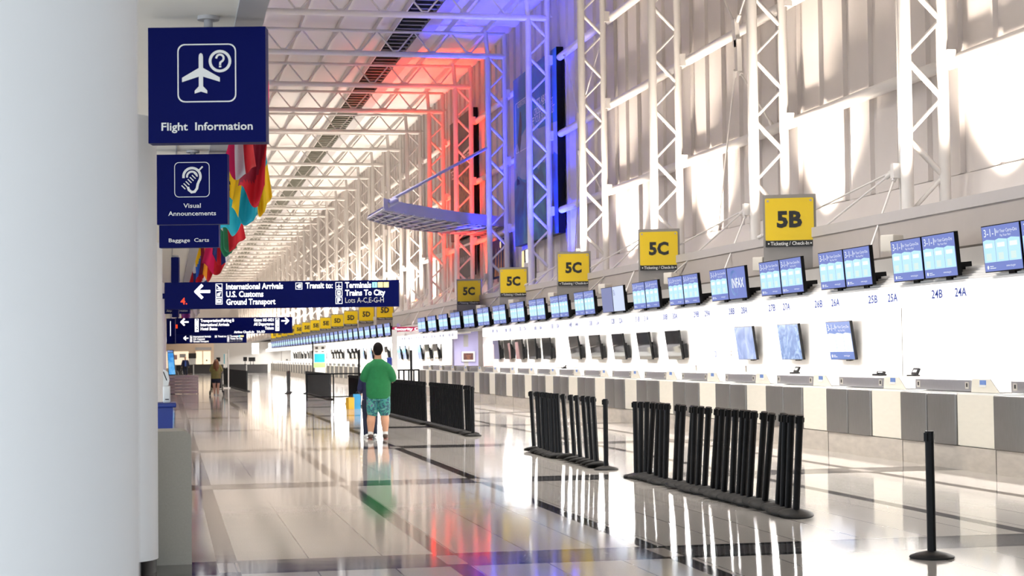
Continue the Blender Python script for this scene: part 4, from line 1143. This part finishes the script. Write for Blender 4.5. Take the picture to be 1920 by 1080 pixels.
# ================================================================== FAR END FURNITURE
def counter(x0, x1, y, h, label):
    t = thing('counter', label, 'counter', (0, y, 0), group='dark counters at the far end')
    g = MB(); g.box(x0, x1, 0, .6, 0, h - .04, 'charcoal'); g.build('front', t)
    g = MB(); g.box(x0 - .05, x1 + .05, -.05, .65, h - .04, h, 'black'); g.build('top', t)
counter(.3, 2.6, 184, .95, 'dark far counter left of the lit double doors')
counter(2.7, 5.0, 183.5, .98, 'dark far counter in front of the lit double doors')
counter(5.1, 8.0, 182, .93, 'dark far counter below the far computer monitors')
counter(8.1, 10.2, 182, .90, 'dark far counter closest to the check-in desks')
for n, (x, y, h) in enumerate(((5.15, 182.2, .93), (6.0, 182.2, .93), (7.9, 182.2, .93), (8.45, 182.2, .90), (8.75, 182.3, .9))):
    t = thing('computer_monitor', 'tiny black computer monitor on the far counters, %s from the left' % nth(n + 1), 'monitor', (x, y, h), group='far monitors')
    g = MB(); g.box(-.2, .2, 0, .05, .32, .75, 'black'); g.build('display', t)
    g = MB(); g.box(-.03, .03, .02, .06, 0, .35, 'black'); g.box(-.1, .1, -.02, .1, 0, .02, 'black'); g.build('stand', t)
t = thing('cash_register', 'dark box machine on a pale stand before the lit doors', 'machine', (2.55, 185.2, 0))
g = MB(); g.box(-.35, .35, 0, .5, 0, 1.6, 'pale'); g.build('stand', t)
g = MB(); g.box(-.4, .4, -.05, .5, 1.6, 2.15, 'charcoal'); g.build('machine', t)
t = thing('lit_sign', 'bright blank white lit sign high on the far grey wall', 'sign', (9.25, 187.9, 2.0))
g = MB(); g.box(-.38, .38, 0, .1, 0, 1.15, 'pale'); g.build('casing', t)
g = MB(); g.rect(-.36, .36, .02, 1.13, 'lamp'); g.build('panel', t)
t = thing('lit_sign', 'large glowing white display above the end of the desk row', 'sign', (10.3, 182, 2.35))
g = MB(); g.box(0, 1.0, 0, .3, 0, .75, 'pale'); g.build('casing', t)
g = MB(); g.rect(.02, .98, .02, .73, 'lamp'); g.build('panel', t)
b = MB(); b.box(.05, .06, -.03, .03, 0, .01, 'pale')
t = thing('banner_stand', 'narrow pale blue notice stand just right of the auburn hair', 'banner', (3.87, 120, 0))
g = MB(); g.box(-.13, .13, 0, .03, .95, 1.9, 'pale'); g.box(-.02, .02, .03, .06, .05, 1.0, 'greybeam'); g.build('sheet', t)
g = MB(); g.rect(-.11, -.05, 1.2, 1.88, 'tealprint'); g.build('print', t)
g = MB(); g.box(-.2, .2, -.15, .15, 0, .05, 'greybeam'); g.build('foot', t)

# ================================================================== PEOPLE
class Body(MB):
    def ball(s, c, r, m, n=12, sc=(1, 1, 1)):
        pr = [(max(1e-4, math.sin(PI * k / n)), -math.cos(PI * k / n)) for k in range(n + 1)]
        vs = [(c[0] + r * sc[0] * a * math.cos(2 * PI * j / 16), c[1] + r * sc[1] * a * math.sin(2 * PI * j / 16), c[2] + r * sc[2] * z) for a, z in pr for j in range(16)]
        fs = [(i * 16 + j, i * 16 + (j + 1) % 16, (i + 1) * 16 + (j + 1) % 16, (i + 1) * 16 + j) for i in range(n) for j in range(16)]
        s.add(vs, fs, m, True)
        s.add(vs[:16], [tuple(range(16))[::-1]], m); s.add(vs[-16:], [tuple(range(16))], m)
    def limb(s, pts, rad, m, n=14):
        for i in range(len(pts) - 1): s.tube(pts[i], pts[i + 1], rad[i], m, n, rad[i + 1])
        for p, r in zip(pts, rad): s.ball(p, r * .995, m, 8)
    def loft(s, secs, m, n=24):          # secs: (z, cx, cy, rx, ry)
        vs = [(cx + rx * math.cos(2 * PI * j / n), cy + ry * math.sin(2 * PI * j / n), z) for z, cx, cy, rx, ry in secs for j in range(n)]
        k = len(secs)
        s.add(vs, [(i * n + j, i * n + (j + 1) % n, (i + 1) * n + (j + 1) % n, (i + 1) * n + j) for i in range(k - 1) for j in range(n)], m, True)
        s.add(vs[:n], [tuple(range(n))[::-1]], m); s.add(vs[-n:], [tuple(range(n))], m)
    def fuse(s, name, parent, voxel, smooth=4):
        o = s.build(name, parent)
        rm = o.modifiers.new('fuse', 'REMESH'); rm.mode = 'VOXEL'; rm.voxel_size = voxel; rm.use_smooth_shade = True
        sm = o.modifiers.new('soften', 'SMOOTH'); sm.iterations = smooth; sm.factor = .5
        bpy.context.view_layer.update()
        me = bpy.data.meshes.new_from_object(o.evaluated_get(bpy.context.evaluated_depsgraph_get()))
        o.modifiers.clear(); old = o.data; o.data = me; me.name = name
        if not me.materials: me.materials.append(s.mats[0])
        me.polygons.foreach_set('use_smooth', [True] * len(me.polygons))
        return o
def hand(b, wrist, d, palm_n, m, s=1.0, curl=.5):
    """palm plus five curled fingers; d = pointing direction, palm_n = direction the palm faces"""
    d, pn = Vector(d).normalized(), Vector(palm_n).normalized(); w = Vector(wrist); side = d.cross(pn).normalized()
    for k in range(-1, 2): b.limb([w + side * .016 * k * s, w + d * .085 * s + side * .026 * k * s], [.018 * s, .017 * s], m, 8)
    for k, ln in enumerate((.068, .078, .072, .056)):
        p = w + d * .09 * s + side * (-.033 + .022 * k) * s
        q = p + (d * (1 - curl * .4) + pn * curl * .5).normalized() * ln * .5 * s
        e = q + (d * (1 - curl) + pn * curl * 1.1).normalized() * ln * .55 * s
        b.limb([p, q, e], [.0095 * s, .009 * s, .0075 * s], m, 8)
    p = w + d * .025 * s - side * .03 * s
    q = p + (d * .5 - side * .7 + pn * .3).normalized() * .04 * s
    b.limb([p, q, q + (d + pn * .4).normalized() * .032 * s], [.013 * s, .011 * s, .009 * s], m, 8)
def head(b, c, r, m, yaw=0.0):
    """skull, jaw, nose, ears, brow, lips; faces +y rotated by yaw"""
    rot = Matrix.Rotation(yaw, 3, 'Z'); C3 = Vector(c)
    def P(x, y, z): return tuple(C3 + rot @ Vector((x * r, y * r, z * r)))
    b.ball(c, r, m, 14, (.80, .95, 1.1)); b.ball(P(0, .28, -.55), r * .62, m, 10, (.92, .95, .95))
    b.limb([P(0, .88, .15), P(0, 1.06, -.22)], [r * .09, r * .15], m, 8)
    for sx in (-1, 1):
        b.ball(P(sx * .82, -.05, -.08), r * .24, m, 8, (.35, .7, 1.15)); b.ball(P(sx * .3, .78, .22), r * .16, m, 6, (1.3, .6, .5))
    b.limb([P(-.22, .82, -.56), P(.22, .82, -.56)], [r * .08, r * .08], m, 8)
def face_marks(parent, c, r, yaw):
    rot = Matrix.Rotation(yaw, 3, 'Z'); C3 = Vector(c); b = Body()
    for sx in (-1, 1):
        p = C3 + rot @ Vector((sx * .32 * r, .84 * r, .06 * r)); b.ball(tuple(p), r * .10, 'pale', 8)
        p = C3 + rot @ Vector((sx * .32 * r, .91 * r, .06 * r)); b.ball(tuple(p), r * .055, 'ink', 6)
    return b.build('eyes', parent)

# ---- man in the green shirt, seen from behind
man = thing('person', 'person in green t-shirt and tropical print shorts, standing seen from behind', 'person', (3.99, 33.4, 0), (0, 0, R(-8)))
b = Body(); S = 'skin'
legs = ((-.155, 0, .05), (.125, .05, -.05))
for sx, (fx, fy, _) in zip((-1, 1), legs):
    hx = .105 * sx
    b.limb([(hx, 0, .90), (fx * .5 + hx * .5, .03, .50), (fx * .8 + hx * .2, -.01, .36), (fx, -.02, .10), (fx, 0, .055)], [.125, .082, .085, .048, .045], S, 16)
    b.limb([(fx, -.03, .045), (fx * 1.08, .17, .03)], [.042, .03], S)
b.loft([(.84, 0, 0, .19, .13), (1.0, 0, .03, .215, .165), (1.15, 0, .04, .215, .165), (1.32, 0, .02, .21, .15), (1.45, 0, 0, .19, .12), (1.52, 0, -.01, .10, .09)], S)
b.limb([(0, -.01, 1.46), (0, .0, 1.58), (0, .02, 1.66)], [.085, .072, .07], S)
head(b, (0, .03, 1.725), .118, S, R(-5))
armL = [(-.195, -.01, 1.375), (-.275, .0, 1.17), (-.20, .22, 1.12)]
armR = [(.195, -.01, 1.375), (.275, .02, 1.16), (.29, .26, 1.14)]
for a in (armL, armR): b.limb([a[0], tuple(Vector(a[0]).lerp(Vector(a[1]), .5)), a[1], tuple(Vector(a[1]).lerp(Vector(a[2]), .4)), a[2]], [.055, .060, .052, .050, .033], S)
hand(b, armL[2], (.5, .8, .05), (1, -.4, 0), S, 1.05, .6); hand(b, armR[2], (-.1, 1, .05), (-1, 0, 0), S, 1.05, .6)
b.fuse('body', man, .0105, 3)
face_marks(man, (0, .03, 1.725), .118, R(-5))
b = Body()
b.loft([(.775, 0, 0, .225, .165), (.90, 0, .01, .238, .185), (1.02, 0, .02, .242, .192), (1.16, 0, .03, .236, .187), (1.30, 0, .015, .234, .172), (1.40, 0, 0, .252, .15), (1.455, 0, -.005, .215, .13), (1.505, 0, -.01, .135, .108), (1.545, 0, -.005, .088, .088)], 'green')
for sx, a in ((-1, armL), (1, armR)):
    sh, el = Vector(a[0]), Vector(a[1]); b.limb([tuple(sh + Vector((-sx * .03, 0, -.015))), tuple(sh.lerp(el, .45)), tuple(sh.lerp(el, .92))], [.108, .095, .088], 'green', 16)
b.fuse('shirt', man, .0115, 10)
b = Body()
b.loft([(.74, 0, 0, .20, .15), (.84, 0, .005, .223, .162), (.93, 0, .01, .226, .17)], 'print_shorts')
for sx, (fx, fy, _) in zip((-1, 1), legs): b.limb([(.105 * sx, 0, .82), (.112 * sx + .0, .01, .66), (.117 * sx, .015, .525)], [.125, .122, .112], 'print_shorts', 18)
b.fuse('shorts', man, .0115, 3)
b = Body(); b.ball((0, .012, 1.748), .12, 'darkhair', 14, (.83, .97, 1.02)); b.ball((0, -.035, 1.69), .085, 'darkhair', 10, (.95, .8, 1.0)); b.fuse('hair', man, .009, 3)
for sx, (fx, fy, _) in zip((-1, 1), legs):
    b = Body(); b.limb([(fx, -.02, .06), (fx, -.02, .145)], [.052, .053], 'sock', 14); b.build('sock', man)
    b = Body(); b.limb([(fx, -.055, .055), (fx * 1.04, .06, .055), (fx * 1.12, .19, .042)], [.05, .053, .042], 'shoe', 14); b.limb([(fx, -.03, .06), (fx, -.0, .09)], [.056, .055], 'shoe', 12)
    sh = b.fuse('shoe', man, .008, 2)
    b = MB(); b.path([(fx, -.10, .014), (fx * 1.02, .0, .014), (fx * 1.06, .1, .014), (fx * 1.13, .225, .014)], [.03, .05, .052, .034], 'sole', 12); b.x = Matrix.Identity(4)
    o = b.build('sole', sh); o.scale = (1, 1, .55)
b = MB(); b.x = Matrix.Translation((.33, .36, 1.12)) @ Matrix.Rotation(R(12), 4, 'Z'); b.box(-.12, .12, -.09, .09, 0, .006, 'pale'); 
tag(b.build('paper_sheet'), 'white sheet of paper held out by the person in green', 'paper')
bpy.data.objects['paper_sheet'].location = (3.99 + .02, 33.4, .02); bpy.data.objects['paper_sheet'].rotation_euler = (0, 0, R(-8))

# ---- companion half hidden behind him
co = thing('person', 'person in dark clothes half hidden behind the one in green', 'person', (3.91, 34.1, 0), (0, 0, R(6)))
co.scale = (.85, .85, .85)
b = Body()
for sx in (-1, 1):
    b.limb([(.09 * sx, 0, .86), (.095 * sx, .02, .48), (.10 * sx, 0, .09)], [.10, .065, .045], S); b.limb([(.10 * sx, -.02, .045), (.11 * sx, .16, .03)], [.04, .03], S)
b.loft([(.82, 0, 0, .16, .11), (1.0, 0, .0, .155, .11), (1.25, 0, 0, .18, .12), (1.40, 0, 0, .16, .10), (1.46, 0, 0, .08, .08)], S)
b.limb([(0, 0, 1.42), (0, .01, 1.54)], [.065, .06], S); head(b, (0, .03, 1.60), .108, S)
for sx, el, wr in ((-1, (-.25, -.02, 1.12), (-.19, .16, 1.03)), (1, (.24, 0, 1.1), (.2, .2, 1.08))):
    b.limb([(.18 * sx, 0, 1.38), el, wr], [.058, .045, .03], S); hand(b, wr, (-.2 * sx, 1, -.3), (-sx, 0, 0), S, .95)
b.fuse('body', co, .0115, 3); face_marks(co, (0, .03, 1.60), .108, 0)
b = Body(); b.loft([(.80, 0, 0, .185, .135), (1.0, 0, 0, .18, .135), (1.25, 0, 0, .20, .14), (1.40, 0, 0, .18, .12), (1.46, 0, 0, .09, .09)], 'navyjacket')
for sx, el, wr in ((-1, (-.25, -.02, 1.12), (-.20, .13, 1.05)), (1, (.24, 0, 1.1), (.2, .17, 1.08))): b.limb([(.18 * sx, 0, 1.38), el, wr], [.075, .062, .046], 'navyjacket')
b.fuse('jacket', co, .0115, 3)
b = Body(); b.loft([(.72, 0, 0, .16, .12), (.88, 0, 0, .18, .13)], 'denim')
for sx in (-1, 1): b.limb([(.09 * sx, 0, .82), (.095 * sx, .02, .48), (.10 * sx, 0, .10)], [.115, .085, .068], 'denim')
b.fuse('jeans', co, .0115, 3)
b = Body(); b.ball((0, .01, 1.63), .112, 'darkhair', 12, (.86, .98, 1.0)); b.limb([(0, -.06, 1.58), (0, -.07, 1.46)], [.08, .06], 'darkhair'); b.fuse('hair', co, .01, 3)
for sx in (-1, 1):
    b = Body(); b.limb([(.10 * sx, -.05, .048), (.105 * sx, .07, .045), (.115 * sx, .17, .036)], [.045, .046, .038], 'pale'); b.fuse('shoe', co, .009, 2)

# ---- woman pushing a stroller
wo = thing('person', 'person with long auburn hair in olive top and denim shorts pushing a stroller', 'person', (2.04, 75.5, 0), (0, 0, R(-4)))
b = Body(); S = 'skinpale'
for sx in (-1, 1):
    b.limb([(.09 * sx, 0, .80), (.085 * sx, .02, .43), (.075 * sx, -.015, .30), (.07 * sx, 0, .08)], [.105, .062, .062, .038], S); b.limb([(.07 * sx, -.02, .04), (.08 * sx, .15, .028)], [.036, .026], S)
b.loft([(.76, 0, 0, .16, .12), (.9, 0, 0, .155, .11), (1.05, 0, 0, .15, .11), (1.2, 0, 0, .165, .11), (1.30, 0, 0, .14, .09), (1.34, 0, 0, .07, .07)], S)
b.limb([(0, 0, 1.30), (0, .03, 1.38)], [.06, .055], S); head(b, (0, .05, 1.42), .10, S)
WA = ((-1, (-.235, .0, 1.05), (-.18, .25, 1.0)), (1, (.235, .0, 1.05), (.18, .25, 1.0)))
for sx, el, wr in WA: b.limb([(.165 * sx, 0, 1.26), el, wr], [.052, .042, .028], S); hand(b, wr, (-.1 * sx, 1, 0), (0, 0, -1), S, .9, .9)
b.fuse('body', wo, .012, 3); face_marks(wo, (0, .05, 1.42), .10, 0)
b = Body(); b.loft([(.72, 0, 0, .20, .15), (.9, 0, 0, .215, .16), (1.08, 0, 0, .20, .15), (1.22, 0, 0, .19, .13), (1.31, 0, 0, .13, .09)], 'olive')
for sx, el, wr in WA: b.limb([(.155 * sx, 0, 1.25), tuple(Vector((.165 * sx, 0, 1.26)).lerp(Vector(el), .85))], [.075, .07], 'olive')
b.fuse('top', wo, .012, 3)
b = Body(); b.loft([(.62, 0, 0, .175, .13), (.78, 0, 0, .182, .135)], 'denim')
for sx in (-1, 1): b.limb([(.092 * sx, 0, .72), (.09 * sx, .01, .60)], [.105, .10], 'denim')
b.fuse('shorts', wo, .012, 3)
b = Body(); b.ball((0, .025, 1.445), .112, 'auburn', 12, (.9, 1.0, 1.02)); b.limb([(0, -.06, 1.42), (0, -.10, 1.25), (.02, -.12, 1.08)], [.10, .10, .055], 'auburn'); b.limb([(-.06, -.06, 1.38), (-.08, -.1, 1.18)], [.07, .05], 'auburn'); b.limb([(.06, -.06, 1.38), (.08, -.1, 1.2)], [.07, .05], 'auburn'); b.fuse('hair', wo, .012, 3)
for sx in (-1, 1):
    b = Body(); b.limb([(.07 * sx, -.04, .03), (.08 * sx, .16, .022)], [.036, .03], 'pale'); b.build('shoe', wo)
st = thing('stroller', 'black folding stroller in front of the person with auburn hair', 'stroller', (2.04, 75.5, 0), (0, 0, R(-4)))
for sx in (-1, 1):
    g = MB(); g.path([(.2 * sx, .28, .98), (.22 * sx, .40, .7), (.26 * sx, .30, .12)], .02, 'black', 8); g.path([(.22 * sx, .40, .7), (.22 * sx, .95, .12)], .018, 'black', 8); g.build('frame', st)
    for yv in (.28, .97):
        g = MB(); g.x = Matrix.Translation((.29 * sx, yv, .10)) @ Matrix.Rotation(PI / 2, 4, 'Y'); g.lathe([(.09, -.02), (.1, 0), (.09, .02)], 'black', 14); g.build('wheel', st)
g = MB(); g.tube((-.2, .28, .98), (.2, .28, .98), .016, 'black'); g.build('handle', st)
g = MB(); g.prismx([(.38, .30), (.85, .32), (.90, .42), (.52, .46), (.46, .85), (.38, .85)], -.19, .19, 'black'); g.build('seat', st)
g = MB(); g.tube((-.26, .30, .25), (.26, .30, .25), .014, 'black'); g.build('rear_axle', st)

# ---- seated-height person in navy jacket far away
ja = thing('person', 'person in open navy jacket and blue shirt far beyond the barrier', 'person', (1.62, 165, 0), (0, 0, 0))
b = Body(); S = 'skin'
for sx in (-1, 1): b.limb([(.10 * sx, 0, .9), (.11 * sx, -.02, .5), (.12 * sx, 0, .08)], [.11, .075, .045], S); b.limb([(.12 * sx, .02, .045), (.13 * sx, -.16, .03)], [.04, .03], S)
b.loft([(.85, 0, 0, .18, .13), (1.1, 0, 0, .19, .125), (1.35, 0, 0, .19, .11), (1.46, 0, 0, .1, .08)], S)
b.limb([(0, 0, 1.44), (0, 0, 1.56)], [.07, .065], S); head(b, (0, -.02, 1.66), .115, S, PI)
JA = ((-1, (-.3, 0, 1.12), (-.33, -.08, .86)), (1, (.3, 0, 1.12), (.33, -.08, .86)))
for sx, el, wr in JA: b.limb([(.2 * sx, 0, 1.4), el, wr], [.06, .05, .034], S); hand(b, wr, (0, -.2, -1), (-sx, 0, 0), S, 1.0, .3)
b.fuse('body', ja, .016, 3); face_marks(ja, (0, -.02, 1.66), .115, PI)
b = Body(); b.loft([(.82, 0, .01, .215, .15), (1.1, 0, .01, .235, .165), (1.35, 0, .01, .225, .145), (1.46, 0, .01, .12, .1)], 'navyjacket')
for sx, el, wr in JA: b.limb([(.2 * sx, 0, 1.4), el, tuple(Vector(el).lerp(Vector(wr), .9))], [.085, .075, .058], 'navyjacket')
b.fuse('jacket', ja, .014, 3)
b = Body(); b.loft([(.86, 0, -.06, .10, .14), (1.15, 0, -.06, .10, .145), (1.42, 0, -.04, .06, .1)], 'blueshirt'); b.fuse('shirt', ja, .014, 3)
b = Body(); b.loft([(.75, 0, 0, .18, .13), (.9, 0, 0, .195, .14)], 'denim')
for sx in (-1, 1): b.limb([(.10 * sx, 0, .85), (.11 * sx, -.02, .5), (.12 * sx, 0, .09)], [.125, .092, .07], 'denim')
b.fuse('trousers', ja, .014, 3)
b = Body(); b.ball((0, .02, 1.69), .112, 'greybeam', 10, (.88, .9, .95)); b.build('hair', ja)
for sx in (-1, 1):
    b = Body(); b.limb([(.12 * sx, .04, .045), (.13 * sx, -.16, .036)], [.045, .04], 'shoe'); b.build('shoe', ja)
wc = thing('wheelchair', 'dark wheelchair beside the person in the navy jacket', 'wheelchair', (1.05, 164.4, 0), (0, 0, R(20)))
for sx in (-1, 1):
    g = MB(); g.x = Matrix.Translation((.3 * sx, .05, .30)) @ Matrix.Rotation(PI / 2, 4, 'Y')
    g.path([(.29 * math.cos(2 * PI * k / 24), .29 * math.sin(2 * PI * k / 24), 0) for k in range(25)], .014, 'black', 6)
    for k in range(6): g.tube((0, 0, 0), (.28 * math.cos(PI * k / 3), .28 * math.sin(PI * k / 3), 0), .006, 'steel', 5)
    g.build('wheel', wc)
    g = MB(); g.path([(.24 * sx, .25, 1.0), (.24 * sx, .22, .45), (.24 * sx, -.25, .45), (.24 * sx, -.42, .08)], .016, 'greysteel', 8); g.tube((.24 * sx, -.4, .06), (.24 * sx, -.4, .0), .05, 'black', 10); g.build('frame', wc)
g = MB(); g.box(-.23, .23, -.22, .22, .44, .49, 'black'); g.build('seat', wc)
g = MB(); g.box(-.23, .23, .20, .24, .5, .92, 'black'); g.build('backrest', wc)
